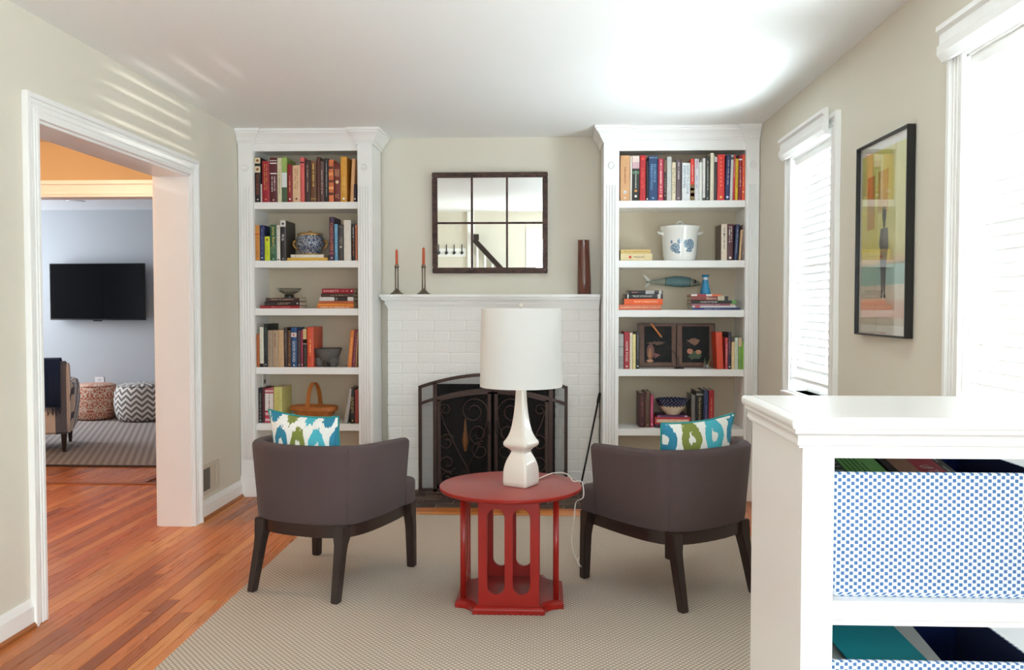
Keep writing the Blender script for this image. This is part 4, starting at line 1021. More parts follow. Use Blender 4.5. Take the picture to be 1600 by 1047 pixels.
for a in (R(200), R(-20)):
    MB().lathe([(0.012, -0.006), (0.014, 0.0), (0.010, 0.008), (0.001, 0.010)], 10, (math.cos(a)*0.09, math.sin(a)*0.09)).build('lug', ML, mo, (0, 0, 0.122), smooth='all')
# trug basket
M_BASK = mat((176, 104, 46), 0.5, 0.16, 25, name='honey_wood')
p = onY(491, 660, YO+0.02)
bk = empty('trug_basket', (p.x, YO+0.02, SHL[4]), R(0), 'honey coloured wooden trug basket with tall arched handle', 'basket')
def oval(a, b, z, n=32, k=2.4): return [(a*math.copysign(abs(math.cos(t))**(2/k), math.cos(t)), b*math.copysign(abs(math.sin(t))**(2/k), math.sin(t)), z) for t in [2*PI*i/n for i in range(n)]]
MB().loft([oval(0.09, 0.04, 0.012), oval(0.12, 0.06, 0.03), oval(0.155, 0.085, 0.085), oval(0.15, 0.08, 0.083), oval(0.115, 0.055, 0.035), oval(0.01, 0.01, 0.022)], cap=True).build('slatted_body', M_BASK, bk, smooth=60)
MB().loft([oval(0.157, 0.087, 0.078), oval(0.168, 0.095, 0.080), oval(0.168, 0.095, 0.108), oval(0.157, 0.087, 0.108)], cap=False, loop=True).build('rim', M_BASK, bk, smooth=30)
hp = [(-0.006*0, -0.094*math.cos(t), 0.09+0.175*math.sin(t)) for t in [PI*k/20 for k in range(21)]]
ring = [(0.014, 0.003), (-0.014, 0.003), (-0.014, -0.003), (0.014, -0.003)]
rg = []
for k, q in enumerate(hp):
    t = PI*k/20; nx = (-math.cos(t), math.sin(t))
    rg.append([(a, q[1]+b*nx[0], q[2]+b*nx[1]) for a, b in ring])
MB().loft(rg).build('handle', M_BASK, bk, smooth=50)
for s in (-1, 1): MB().box(-0.08, 0.08, s*0.025-0.008, s*0.025+0.008, 0, 0.014).build('runner', M_BASK, bk)
bk.rotation_euler = (0, 0, R(-12))
# outlet on the side panel of the basket shelf
struct_o = sset(MB().box(-1.9395, -1.934, 5.80, 5.87, 0.70, 0.815).build('wall_outlet', mat((228, 226, 220), 0.4, 0.01, 5)), 'white electrical outlet inside the bookcase above the black books', 'outlet')
MB().lathe([(0.016, 0), (0.016, 0.002)], 16).build('socket', mat((60, 60, 60), 0.5), struct_o, (-1.934, 5.835, 0.757), (0, R(90), 0))
# white crock
p = onY(1062, 400, YO+0.02)
cr = empty('lidded_crock', (p.x, YO+0.02, SHR[1]), 0, 'white lidded crock with blue flower print in the window bookcase', 'crock')
def m_crock():
    n = NT('white_crock_glaze', 0.12); x, y, z, v = n.xyz(); col = None
    base = n.mix(n.noise(v, 3), lin((232, 232, 226)), lin((240, 240, 236)))
    f = n.noise(v, 150, 4, 0.75, 1.6)
    tot = None
    for cx, cz, rx, rz in ((-0.045, 0.085, 0.034, 0.034), (-0.02, 0.125, 0.016, 0.02), (0.05, 0.105, 0.034, 0.042), (0.018, 0.11, 0.012, 0.03), (-0.068, 0.122, 0.008, 0.012), (0.045, 0.065, 0.024, 0.012), (-0.03, 0.055, 0.02, 0.012)):
        dx = n.math('DIVIDE', n.math('SUBTRACT', x, cx), rx); dz = n.math('DIVIDE', n.math('SUBTRACT', z, cz), rz)
        q = n.math('SUBTRACT', 1.0, n.math('ADD', n.math('MULTIPLY', dx, dx), n.math('MULTIPLY', dz, dz)))
        tot = q if tot is None else n.math('MAXIMUM', tot, q)
    front = n.math('LESS_THAN', y, 0.0)
    k = n.math('MULTIPLY', n.math('GREATER_THAN', n.math('MULTIPLY', n.math('MAXIMUM', tot, 0.0), n.math('ADD', f, 0.1)), 0.15), front)
    k2 = n.math('GREATER_THAN', n.noise(v, 160, 3), 0.5)
    n.color(n.mix(n.math('MULTIPLY', k, 0.9), base, n.mix(k2, lin((64, 96, 130)), lin((150, 178, 196)))))
    n.b.inputs['Coat Weight'].default_value = 0.4
    return n.m
MCW = m_crock(); MCP = mat((236, 236, 231), 0.12, 0.01, 4, coat=0.4)
MB().lathe([(0.098, 0), (0.106, 0.006), (0.112, 0.04), (0.117, 0.12), (0.123, 0.20), (0.131, 0.212), (0.131, 0.222)], 48).build('body', MCW, cr, smooth=60)
lid = MB().lathe([(0.132, 0.222), (0.133, 0.228), (0.10, 0.238), (0.04, 0.243), (0.001, 0.244)], 48).build('lid', MCP, cr, smooth=60)
MB().tube([(0.022*math.cos(t), 0, 0.240+0.022*math.sin(t)) for t in [PI*k/12 for k in range(13)]], 0.0055, 8).build('knob', MCP, lid, smooth='all')
for s in (-1, 1):
    MB().loft([[(s*x, y*w, z) for y in (-1, 1)]+[(s*x, y*w, z-t) for y in (1, -1)] for x, w, z, t in ((0.112, 0.05, 0.188, 0.02), (0.136, 0.045, 0.190, 0.014), (0.152, 0.035, 0.196, 0.009))]).build('handle', MCP, cr, smooth=60, bevel=0.003)
# painted fish hung on the back panel
def m_fish():
    n = NT('painted_wood_fish', 0.55); x, y, z, v = n.xyz()
    f = n.noise(v, 60, 4); sp = n.n('ShaderNodeTexVoronoi'); sp.inputs['Scale'].default_value = 70; n.lk(v, sp.inputs['Vector'])
    body = n.mix(n.math('LESS_THAN', sp.outputs[0], 0.22), n.mix(f, lin((78, 112, 116)), lin((104, 138, 140))), lin((50, 74, 80)))
    ends = n.mix(f, lin((128, 134, 118)), lin((156, 160, 142)))
    mid = n.math('MULTIPLY', n.math('GREATER_THAN', x, -0.062), n.math('LESS_THAN', x, 0.102))
    edge = n.math('MAXIMUM', n.math('LESS_THAN', n.math('ABSOLUTE', n.math('ADD', x, 0.062)), 0.002), n.math('LESS_THAN', n.math('ABSOLUTE', n.math('SUBTRACT', x, 0.102)), 0.002))
    n.color(n.mix(edge, n.mix(mid, ends, body), lin((40, 50, 52)))); return n.m
p = onY(1054, 441, 5.91)
fi = empty('wooden_fish', (p.x, 5.91, p.z), 0, 'painted wooden mackerel with grey tail hung above the mixology books', 'fish figurine')
prof = [(-0.19, 0.005, 0.0), (-0.17, 0.009, 0.0), (-0.12, 0.017, 0.002), (-0.06, 0.028, 0.004), (0.0, 0.036, 0.005), (0.05, 0.037, 0.003), (0.10, 0.032, 0), (0.14, 0.022, -0.006), (0.165, 0.013, -0.010), (0.176, 0.004, -0.012)]
MB().loft([[(x, 0.55*r*math.cos(t), zc+r*math.sin(t)) for t in [2*PI*k/18 for k in range(18)]] for x, r, zc in prof]).build('body', m_fish(), fi, smooth=60)
MT = mat((214, 212, 204), 0.5, 0.05, 30)
for s, pts in ((1, [(-0.172, 0.004), (-0.164, 0.014), (-0.200, 0.048), (-0.214, 0.052), (-0.19, 0.012)]), (-1, [(-0.172, -0.004), (-0.166, -0.010), (-0.188, -0.032), (-0.204, -0.036), (-0.186, -0.006)])):
    MB().loft([[(x, -0.004, z) for x, z in pts], [(x, 0.004, z) for x, z in pts]]).build('tail_fin', MT, fi)
MB().lathe([(0.0125, 0), (0.0125, 0.003), (0.009, 0.005), (0.001, 0.006)], 18).build('eye', mat((26, 20, 18), 0.2), fi, (0.132, -0.0125, 0.004), (R(90), 0, 0))
MB().tube([(0.172, -0.004, -0.014), (0.15, -0.010, -0.018), (0.126, -0.013, -0.020)], 0.0016, 6).build('mouth', mat((50, 40, 36), 0.6), fi)
MB().tube([(0, 0.015, 0.01), (0, 0.055, 0.01)], 0.004, 6).build('wall_peg', M_BLACK, fi)
# blue vase on the stack
p = onY(1102, 470, YO-0.02)
bv = empty('glass_vase', (p.x, YO-0.02, SHR[2]+0.1039), 0, 'small turquoise blue vase with pale rim on the book stack', 'vase')
def m_bluevase():
    n = NT('turquoise_glaze', 0.15); x, y, z, v = n.xyz()
    f = n.noise(v, 18, 3); b = n.mix(f, lin((20, 110, 160)), lin((36, 146, 190)))
    t = n.math('MULTIPLY', n.math('GREATER_THAN', z, 0.094), n.math('LESS_THAN', z, 0.112))
    n.color(n.mix(t, b, lin((190, 214, 222)))); n.b.inputs['Coat Weight'].default_value = 0.5; return n.m
MB().lathe([(0.032, 0), (0.034, 0.004), (0.030, 0.03), (0.023, 0.06), (0.0185, 0.09), (0.018, 0.104), (0.021, 0.116), (0.026, 0.128), (0.023, 0.128), (0.017, 0.11), (0.014, 0.08)], 28).build('body', m_bluevase(), bv, smooth=60)
# painted two-panel box front
X0, X1 = onY(997, 540, YO+0.06).x, onY(1117, 540, YO+0.06).x
PZ = onY(1057, 505, YO+0.06).z-SHR[3]
pp = empty('painted_panel', ((X0+X1)/2, YO+0.06, SHR[3]), 0, 'dark brown framed pair of painted panels with still life leaning in the shelf', 'painting', rot=(R(-3), 0, 0))
hw = (X1-X0)/2; FM = mat((84, 58, 44), 0.5, 0.18, 22, name='brown_frame_wood')
FM2 = mat((104, 72, 56), 0.5, 0.16, 22)
for s in (-1, 1): MB().box(s*hw-0.008 if s > 0 else -hw, hw if s > 0 else -hw+0.008, -0.014, 0.014, 0, PZ).build('frame_side', FM, pp, bevel=0.002)
MB().box(-hw+0.008, hw-0.008, -0.014, 0.014, PZ-0.012, PZ).build('frame_top', FM, pp, bevel=0.002)
MB().box(-hw+0.008, hw-0.008, -0.014, 0.014, 0.0, 0.012).build('frame_bottom', FM, pp, bevel=0.002)
def m_panel(seed):
    n = NT('still_life_paint', 0.5, 0.2); x, y, z, v = n.xyz()
    f = n.noise(v, 14+seed, 4, 0.6, 1.0)
    base = n.ramp(f, [(0.3, (16, 15, 16)), (0.5, (22, 24, 24)), (0.62, (36, 30, 24)), (0.75, (44, 50, 52))])
    n.color(base); return n.m
for k, (a, c) in enumerate(((-hw+0.008, -0.004), (0.004, hw-0.008))):
    w_ = MB().box(a, a+0.034, -0.008, 0.006, 0.012, PZ-0.012).box(c-0.028, c, -0.008, 0.006, 0.012, PZ-0.012).box(a+0.034, c-0.028, -0.008, 0.006, 0.012, 0.034).box(a+0.034, c-0.028, -0.008, 0.006, PZ-0.022, PZ-0.012).build('panel_door', FM2, pp, bevel=0.002)
    pc = MB().box(a+0.03, c-0.024, -0.002, 0.006, 0.03, PZ-0.02).build('painting', m_panel(k*3), w_)
    def blob(name, pts, col, yy): MB().loft([[(x, yy, z) for x, z in pts], [(x, yy+0.001, z) for x, z in pts]]).build(name, mat(col, 0.4, 0.25, 30), w_)
    def ell(cx, cz, rx, rz, n=14, wob=0.12, sd=1):
        rr = random.Random(sd); return [(cx+rx*(1+rr.uniform(-wob, wob))*math.cos(2*PI*i/n), cz+rz*(1+rr.uniform(-wob, wob))*math.sin(2*PI*i/n)) for i in range(n)]
    m_ = (a+c)/2
    if k == 0:
        blob('painted_jug', ell(m_-0.045, 0.105, 0.026, 0.055, sd=3), (112, 58, 46), -0.0030)
        blob('painted_fruit', ell(m_-0.05, 0.095, 0.013, 0.034, sd=4), (150, 96, 52), -0.0036)
        blob('painted_leaf', [(m_-0.02, 0.10), (m_+0.02, 0.085), (m_-0.018, 0.06)], (120, 60, 58), -0.0033)
        blob('painted_dish', ell(m_-0.05, 0.045, 0.022, 0.010, sd=6), (166, 118, 84), -0.0033)
        blob('painted_sprig', ell(m_+0.0, 0.165, 0.055, 0.012, 18, .5, 7), (92, 60, 40), -0.0028)
    else:
        blob('painted_flower', ell(m_-0.035, 0.11, 0.022, 0.018, sd=8), (178, 112, 84), -0.0034)
        blob('painted_flower', ell(m_+0.022, 0.105, 0.020, 0.015, sd=9), (176, 120, 80), -0.0034)
        blob('painted_leaf', ell(m_+0.0, 0.078, 0.042, 0.026, 18, .35, 10), (52, 74, 44), -0.0030)
        blob('painted_sprig', ell(m_-0.01, 0.175, 0.035, 0.022, 18, .4, 11), (128, 86, 58), -0.0030)
    MB().lathe([(0.003, 0), (0.004, 0.006), (0.001, 0.009)], 8).build('knob', M_BLACK, w_, ((a+0.017) if k else (c-0.014), -0.008, PZ/2), (R(90), 0, 0))
# reading lamp with copper bar head
p = onY(1061, 574, YO-0.03)
rl = empty('reading_lamp', (p.x, YO-0.03, SHR[3]), 0, 'small gooseneck lamp with black foot and copper bar head before the painted panels', 'lamp')
MB().lathe([(0.035, 0), (0.035, 0.004), (0.012, 0.010), (0.004, 0.013)], 24).build('foot', M_BLACK, rl, smooth=50)
q = [(onY(x, y, YO-0.03)-rl.location) for x, y in ((1061, 570), (1060, 560), (1055, 553), (1050, 548), (1044, 540), (1036, 530), (1032, 525))]
MB().tube([tuple(v) for v in q], 0.0028, 6).build('gooseneck', M_BLACK, rl, smooth='all')
a, b_ = onY(1033, 526, YO-0.03)-rl.location, onY(1017, 506, YO-0.03)-rl.location
MB().tube([tuple(a), tuple((a+b_)/2), tuple(b_)], 0.0065, 10).build('head', mat((206, 126, 72), 0.3, 0.08, 20, metal=0.4), rl, smooth='all')
MB().tube([tuple(a*1.0), tuple(a+(a-b_)*0.05)], 0.0045, 8).build('tip', mat((230, 220, 196), 0.4), rl)
# small jar of trinkets
p = onY(1105, 574, YO-0.05)
tj = empty('trinket_cup', (p.x, YO-0.05, SHR[3]), 0, 'small clear cup of green and white trinkets beside the painted panels', 'cup')
MB().lathe([(0.020, 0), (0.023, 0.003), (0.026, 0.05), (0.025, 0.05), (0.021, 0.006), (0.001, 0.004)], 24, cap=False).build('cup', M_CLEAR, tj, smooth=60)
for k, (x, y, h, c) in enumerate(((-0.010, 0.004, 0.07, (60, 84, 50)), (0.006, 0.008, 0.065, (40, 44, 40)), (0.012, -0.002, 0.072, (110, 100, 50)), (0.0, -0.008, 0.03, (226, 226, 230)), (-0.014, -0.003, 0.055, (52, 70, 56)))):
    MB().tube([(x*0.5, y, 0.006), (x, y, h*0.6), (x*1.7, y, h)], [0.005, 0.006 if c[0] < 200 else 0.011, 0.003], 8).build('trinket', mat(c, 0.4), tj, smooth='all')
# patterned bowl
p = onY(1051, 650, YO)
bw = empty('patterned_bowl', (p.x, YO+0.01, SHR[4]+0.0823), 0, 'cream bowl with navy scalloped rim on the lying books', 'bowl')
def m_bowl():
    n = NT('spongeware', 0.2); x, y, z, v = n.xyz()
    ang = n.math('ARCTAN2', y, x)
    w = n.math('SINE', n.math('MULTIPLY', ang, 26.0)); sc = n.math('ADD', z, n.math('MULTIPLY', w, 0.005))
    k = n.math('GREATER_THAN', sc, 0.060)
    dots = n.math('GREATER_THAN', n.math('MULTIPLY', w, n.math('SINE', n.math('MULTIPLY', z, 300.0))), 0.55)
    navy = n.mix(dots, lin((26, 34, 66)), lin((150, 160, 180)))
    n.color(n.mix(k, lin((220, 206, 180)), navy)); return n.m
MB().lathe([(0.045, 0), (0.048, 0.004), (0.072, 0.030), (0.094, 0.060), (0.112, 0.098), (0.113, 0.104), (0.109, 0.104), (0.090, 0.066), (0.06, 0.03), (0.001, 0.018)], 44).build('body', m_bowl(), bw, smooth=60)
# ================================================================== rug, chairs, cushions
rg = MB().box(RUGX0, RUGX1, 2.1, RUGY1, 0.0005, 0.009).build('area_rug', m_rug(), bevel=0.003)
sset(rg, 'large beige rug with a fine diamond lattice under the chairs', 'rug')
def catmull(pts, n=5):
    out = []
    P = [pts[0]]+pts+[pts[-1]]
    for i in range(1, len(P)-2):
        for k in range(n):
            t = k/n; a, b, c, d = P[i-1], P[i], P[i+1], P[i+2]
            out.append(tuple(0.5*((2*b[j])+(-a[j]+c[j])*t+(2*a[j]-5*b[j]+4*c[j]-d[j])*t*t+(-a[j]+3*b[j]-3*c[j]+d[j])*t**3) for j in range(len(a))))
    out.append(tuple(pts[-1])); return out
def tub_chair(name):
    c = empty(name)
    # half outline from front arm end round the back: (u_top, v_top, u_bottom, v_bottom)
    half = [(0.306, 0.205, 0.281, 0.205), (0.313, 0.12, 0.284, 0.12), (0.315, 0.02, 0.284, 0.02), (0.311, -0.08, 0.278, -0.08), (0.299, -0.15, 0.268, -0.14), (0.272, -0.214, 0.247, -0.202), (0.224, -0.264, 0.208, -0.244), (0.15, -0.298, 0.14, -0.271), (0.075, -0.313, 0.07, -0.282), (0, -0.318, 0, -0.285)]
    full = half + [(-a, b, -d, e) for a, b, d, e in reversed(half[:-1])]
    st = catmull(full, 4)
    rings = []; N = len(st)
    for i, (ut, vt, ub, vb) in enumerate(st):
        a = st[max(0, i-1)]; b = st[min(N-1, i+1)]
        tx, ty = b[0]-a[0], b[1]-a[1]; L = math.hypot(tx, ty); nx, ny = ty/L, -tx/L      # inward/outward
        cx, cy = -ut, -0.05-vt
        if nx*cx+ny*cy < 0: nx, ny = -nx, -ny                                              # n points inwards
        th = 0.062
        k = min(1, max(0, (0.20-vt)/0.45)); zt = 0.640+0.022*k**0.8
        def P(s, ins, z): return (ub+(ut-ub)*s+nx*ins, vb+(vt-vb)*s+ny*ins, z)
        rings.append([P(0.0, 0.006, 0.318), P(0.0, 0, 0.326), P(0.30, 0, 0.43), P(0.62, 0, 0.53), P(0.92, 0, zt-0.030), P(1.0, 0.002, zt-0.012), P(1.0, 0.010, zt-0.002), P(1.0, 0.022, zt+0.002), P(1.0, th-0.016, zt), P(1.0, th-0.003, zt-0.008), P(0.98, th, zt-0.03), P(0.6, th+0.006, 0.50), P(0.2, th+0.006, 0.36), P(0.0, th, 0.318)])
    MB().loft(rings).build('tub_back', M_CHAIR, c, smooth=55)
    # welt along the upper rim
    pts = []
    for i, r in enumerate(rings): p = Vector(r[7]); pts.append((p.x, p.y, p.z-0.002))
    MB().tube(pts, 0.0032, 6).build('piping', M_CHAIR, c, smooth='all')
    # upright seams at the rear corners
    i0 = min(range(N), key=lambda i: abs(st[i][0]-0.246)+(1 if st[i][1] > -0.1 else 0))
    for i in (i0, N-1-i0): MB().tube([rings[i][j] for j in (1, 2, 3, 4, 5)], 0.0022, 6).build('seam', M_CHAIR, c, smooth='all')
    def seat_ring(z, g):
        pts = [(-0.225, -0.22), (0.225, -0.22), (0.235, 0.15), (0.24, 0.206), (0.286, 0.209), (0.290, 0.27), (0.284, 0.302), (0.262, 0.316), (0.0, 0.322), (-0.262, 0.316), (-0.284, 0.302), (-0.290, 0.27), (-0.286, 0.209), (-0.24, 0.206), (-0.235, 0.15)]
        return [(x*(1-g), 0.05+(y-0.05)*(1-g), z) for x, y in pts]
    MB().loft([seat_ring(0.318, 0.012), seat_ring(0.326, 0), seat_ring(0.415, 0.0), seat_ring(0.430, 0.012), seat_ring(0.437, 0.045), seat_ring(0.445, 0.35)]).build('seat', M_CHAIR, c, smooth=60)
    # wooden apron
    o = [(ub*0.955, vb*0.955) for _, _, ub, vb in st] ; o = [(x, y) for x, y in o]
    o = [(0.262, 0.27)]+o+[(-0.262, 0.27)]
    cl = o
    outer = cl; inner = [(x*0.90, (y-0.02)*0.90+0.02) for x, y in cl]
    rr = [[(a[0], a[1], 0.262), (a[0], a[1], 0.319), (b[0], b[1], 0.319), (b[0], b[1], 0.262)] for a, b in zip(outer, inner)]
    MB().loft(rr, loop=True, cap=False).build('apron', M_ESPRESSO, c, smooth=40)
    def leg(path):
        rr = []
        for x, y, z, w, d in path: rr.append([(x-w/2, y-d/2, z), (x+w/2, y-d/2, z), (x+w/2, y+d/2, z), (x-w/2, y+d/2, z)])
        return MB().loft(rr).build('leg', M_ESPRESSO, c, bevel=0.004, smooth=40)
    for s in (-1, 1):
        leg([(s*0.205, -0.226, 0.318, 0.058, 0.056), (s*0.206, -0.230, 0.262, 0.056, 0.056), (s*0.207, -0.238, 0.235, 0.046, 0.048), (s*0.208, -0.248, 0.195, 0.042, 0.044), (s*0.213, -0.276, 0.08, 0.038, 0.040), (s*0.216, -0.295, 0.0, 0.035, 0.037)])
        leg([(s*0.262, 0.272, 0.319, 0.056, 0.062), (s*0.263, 0.274, 0.270, 0.054, 0.058), (s*0.266, 0.281, 0.245, 0.047, 0.044), (s*0.268, 0.285, 0.20, 0.044, 0.040), (s*0.270, 0.287, 0.08, 0.040, 0.038), (s*0.271, 0.288, 0.0, 0.038, 0.036)])
    return c
c1 = tub_chair('tub_chair'); c1.location = (-1.006, 3.954, 0.0095); c1.rotation_euler = (0, 0, -R(18.9))
sset(c1, 'grey brown upholstered tub chair with dark legs, on the doorway side', 'chair', 'pair of tub chairs facing the fireplace')
c2 = copy_tree(c1); c2.location = (0.565, 3.923, 0.0095); c2.rotation_euler = (0, 0, R(36))
sset(c2, 'grey brown upholstered tub chair with dark legs, partly behind the white cabinet', 'chair', 'pair of tub chairs facing the fireplace')
def m_ikat(sx, sz, off):
    n = NT('ikat_cotton', 0.85, 0.2); x, y, z, v = n.xyz()
    ji = n.math('MULTIPLY', n.math('SUBTRACT', n.noise(n.scale(v, (90, 90, 9)), 1.0, 3), 0.5), 0.42)
    ji2 = n.math('MULTIPLY', n.math('SUBTRACT', n.noise(n.scale(v, (30, 30, 30)), 1.0, 2), 0.5), 0.10)
    zz = n.math('ADD', n.math('DIVIDE', z, sz), n.math('ADD', ji, off))
    row = n.math('FLOOR', zz)
    xx = n.math('ADD', n.math('ADD', n.math('DIVIDE', x, sx), n.math('MULTIPLY', row, 0.5)), ji2)
    u = n.math('SUBTRACT', n.math('FRACT', xx), 0.5); w = n.math('SUBTRACT', n.math('FRACT', zz), 0.5)
    idx = n.math('ADD', n.math('FLOOR', xx), n.math('MULTIPLY', row, 3.0))
    d = n.math('SQRT', n.math('ADD', n.math('MULTIPLY', u, n.math('MULTIPLY', u, 1.15)), n.math('MULTIPLY', w, n.math('MULTIPLY', w, 0.9))))
    ringm = n.math('MULTIPLY', n.math('GREATER_THAN', d, 0.155), n.math('LESS_THAN', d, 0.455))
    f3 = n.math('MODULO', n.math('ADD', idx, 60.0), 3.0)
    c_ = n.mix(n.math('GREATER_THAN', f3, 0.5), lin((118, 128, 44)), lin((60, 172, 190)))
    c_ = n.mix(n.math('GREATER_THAN', f3, 1.5), c_, lin((16, 124, 156)))
    soft = n.noise(v, 160, 2)
    n.color(n.mix(n.math('MULTIPLY', ringm, 0.96), n.mix(soft, lin((226, 226, 222)), lin((240, 240, 236))), c_))
    n.bump(n.noise(v, 500, 2), 0.15, 0.002); return n.m
M_PIPE = m_fabric('teal_piping', (44, 140, 140))
def pillow(loc, rot, label, W, H, T, m):
    p = empty('throw_pillow', loc, 0, label, 'pillow', 'ikat pillows on the tub chairs', rot=rot)
    n = 22; top = []; vs = []; fs = []
    def pt(i, j, s):
        a = -1+2*i/n; b = -1+2*j/n
        x = W/2*a*(1-0.07*(1-b*b)); z = H/2*b*(1-0.09*(1-a*a))
        t = T/2*max(0, (1-abs(a)**2.6)*(1-abs(b)**2.6))**0.55
        return (x, s*t, H/2+z)
    m1 = MB()
    for s in (-1, 1):
        k = len(m1.v); vv = [pt(i, j, s) for j in range(n+1) for i in range(n+1)]
        ff = [(j*(n+1)+i, j*(n+1)+i+1, (j+1)*(n+1)+i+1, (j+1)*(n+1)+i) for j in range(n) for i in range(n)]
        m1.add(vv, ff if s < 0 else [tuple(reversed(f)) for f in ff])
    m1.build('cover', m, p, smooth='all')
    per = [pt(i, 0, 1) for i in range(n+1)]+[pt(n, j, 1) for j in range(1, n+1)]+[pt(i, n, 1) for i in range(n-1, -1, -1)]+[pt(0, j, 1) for j in range(n-1, -1, -1)]
    m2 = MB().tube(per, 0.0042, 6); m2.build('piping', M_PIPE, p, smooth='all')
    return p
pillow((-1.055, 3.815, 0.446), (R(15), R(3), R(-16)), 'blue, green and white ikat pillow in the tub chair on the doorway side', 0.35, 0.375, 0.15, m_ikat(0.088, 0.17, 0.06))
pillow((0.632, 3.81, 0.448), (R(15), R(-4), R(24)), 'turquoise and green ikat pillow in the tub chair beside the cabinet', 0.37, 0.36, 0.14, m_ikat(0.115, 0.135, 0.35))

# ================================================================== red table
def m_red():
    n = NT('red_lacquer', 0.3, 0.3); x, y, z, v = n.xyz()
    n.color(n.mix(n.noise(v, 9), lin((138, 25, 19)), lin((150, 32, 24)))); n.b.inputs['Coat Weight'].default_value = 0.1
    n.bump(n.noise(n.scale(v, (4, 40, 40)), 3.0, 3), 0.05, 0.002); return n.m
M_RED = m_red()
TX, TY, TZ = -0.157, 3.72, 0.0095
tb = empty('side_table', (TX, TY, TZ), 0, 'round red side table with slotted panel base on the rug', 'table')
ztop = 0.501-TZ
MB().lathe([(0.285, ztop-0.022), (0.303, ztop-0.018), (0.3085, ztop-0.011), (0.3085, ztop-0.004), (0.306, ztop-0.001), (0.30, ztop)], 96).build('table_top', M_RED, tb, smooth=35)
def scoop(h, r, n=8):
    """square of half size h with concave quarter-round corners"""
    pts = []
    for sx, sy, a0 in ((1, 1, 270), (-1, 1, 0), (-1, -1, 90), (1, -1, 180)):
        cx, cy = sx*h, sy*h
        for k in range(n+1):
            a = R(a0 - 90*k/n) if False else R({(1, 1): 270, (-1, 1): 360, (-1, -1): 90, (1, -1): 180}[(sx, sy)] - 90*k/n)
            pts.append((cx+r*math.cos(a), cy+r*math.sin(a)))
    return pts
def slab(h, r, z0, z1): return [[(x, y, z0) for x, y in scoop(h, r)], [(x, y, z1) for x, y in scoop(h, r)]]
MB().loft([[(x, y, 0.0) for x, y in scoop(0.228, 0.080)], [(x, y, 0.020) for x, y in scoop(0.228, 0.080)], [(x, y, 0.028) for x, y in scoop(0.222, 0.082)], [(x, y, 0.032) for x, y in scoop(0.212, 0.084)]]).build('base', M_RED, tb, bevel=0.0015, seg=1)
MB().loft(slab(0.205, 0.09, ztop-0.045, ztop-0.022)).build('apron', M_RED, tb)
def pill(cx, w, z0, z1, n=10):
    r = w/2; return [(cx+r*math.cos(PI*k/n), z1-r+r*math.sin(PI*k/n)) for k in range(n+1)]+[(cx-r*math.cos(PI*k/n), z0+r-r*math.sin(PI*k/n)) for k in range(n+1)]
pw, pz0, pz1 = 0.124, 0.030, ztop-0.023
for k in range(4):
    a = k*PI/2
    o = plate('slotted_panel', [(-pw, pz0), (pw, pz0), (pw, pz1), (-pw, pz1)], [pill(-0.0525, 0.074, 0.075, pz1-0.035), pill(0.0525, 0.074, 0.075, pz1-0.035)], 0.020, M_RED, tb, (0.196*math.sin(a), -0.196*math.cos(a), 0), (0, 0, a), 0.0015)
# ================================================================== lamp
LX, LY, LZ = -0.112, 3.715, 0.5013
lp = empty('table_lamp', (LX, LY, LZ), R(-29.5), 'white ceramic lamp with square gourd base and drum shade on the red table', 'lamp')
def sq(w, z, rr=0.16, n=5):
    h = w/2; r = w*rr; pts = []
    for sx, sy, a0 in ((1, 1, 0), (-1, 1, 90), (-1, -1, 180), (1, -1, 270)):
        for k in range(n+1):
            a = R(a0+90*k/n); pts.append((sx*(h-r)+r*math.cos(a), sy*(h-r)+r*math.sin(a), z))
    return pts
M_CER = mat((230, 222, 212), 0.12, 0.01, 5, coat=0.6, name='cream_white_ceramic')
pr = [(0.112, 0.0), (0.118, 0.003), (0.1195, 0.02), (0.1195, 0.045), (0.117, 0.068), (0.108, 0.092), (0.095, 0.112), (0.080, 0.128), (0.070, 0.139), (0.067, 0.146), (0.071, 0.152), (0.090, 0.161), (0.112, 0.169), (0.121, 0.175), (0.1225, 0.182), (0.118, 0.190), (0.104, 0.200), (0.089, 0.214), (0.076, 0.232), (0.064, 0.258), (0.055, 0.288), (0.047, 0.322), (0.041, 0.36), (0.037, 0.40), (0.036, 0.435)]
MB().loft([sq(w, z, 0.10 if z < 0.14 else 0.14) for w, z in pr]).build('ceramic_base', M_CER, lp, smooth=50)
MB().lathe([(0.014, 0.433), (0.014, 0.445), (0.018, 0.447), (0.018, 0.49), (0.006, 0.495), (0.004, 0.76)], 16).build('stem', mat((200, 190, 170), 0.3, 0.05, 20, metal=0.7), lp, smooth=50)
def m_shade():
    n = NT('white_linen_shade', 0.9, 0.15); x, y, z, v = n.xyz()
    f = n.noise(n.scale(v, (60, 60, 600)), 1.0, 2); n.color(n.mix(f, lin((242, 242, 241)), lin((250, 250, 249))))
    tl = n.n('ShaderNodeBsdfTranslucent'); tl.inputs[0].default_value = (0.85, 0.84, 0.8, 1)
    mx = n.n('ShaderNodeMixShader'); mx.inputs[0].default_value = 0.35
    n.lk(n.b.outputs[0], mx.inputs[1]); n.lk(tl.outputs[0], mx.inputs[2]); n.lk(mx.outputs[0], n.out.inputs['Surface'])
    return n.m
zb, zt = onY(815, 610, LY-0.178).z-LZ, onY(815, 482, LY-0.17).z-LZ
sh = MB().lathe([(0.1775, zb), (0.1775, zb+0.004), (0.1705, zt-0.004), (0.1705, zt), (0.1685, zt), (0.1755, zb), (0.1775, zb)], 72, cap=False).build('shade', m_shade(), lp, smooth=40)
mb = MB()
for k in range(3):
    a = 2*PI*k/3; mb.tube([(0.004*math.cos(a), 0.004*math.sin(a), zt-0.02), (0.169*math.cos(a), 0.169*math.sin(a), zt-0.02)], 0.0016, 6)
mb.build('spider', M_PEWTER, sh)
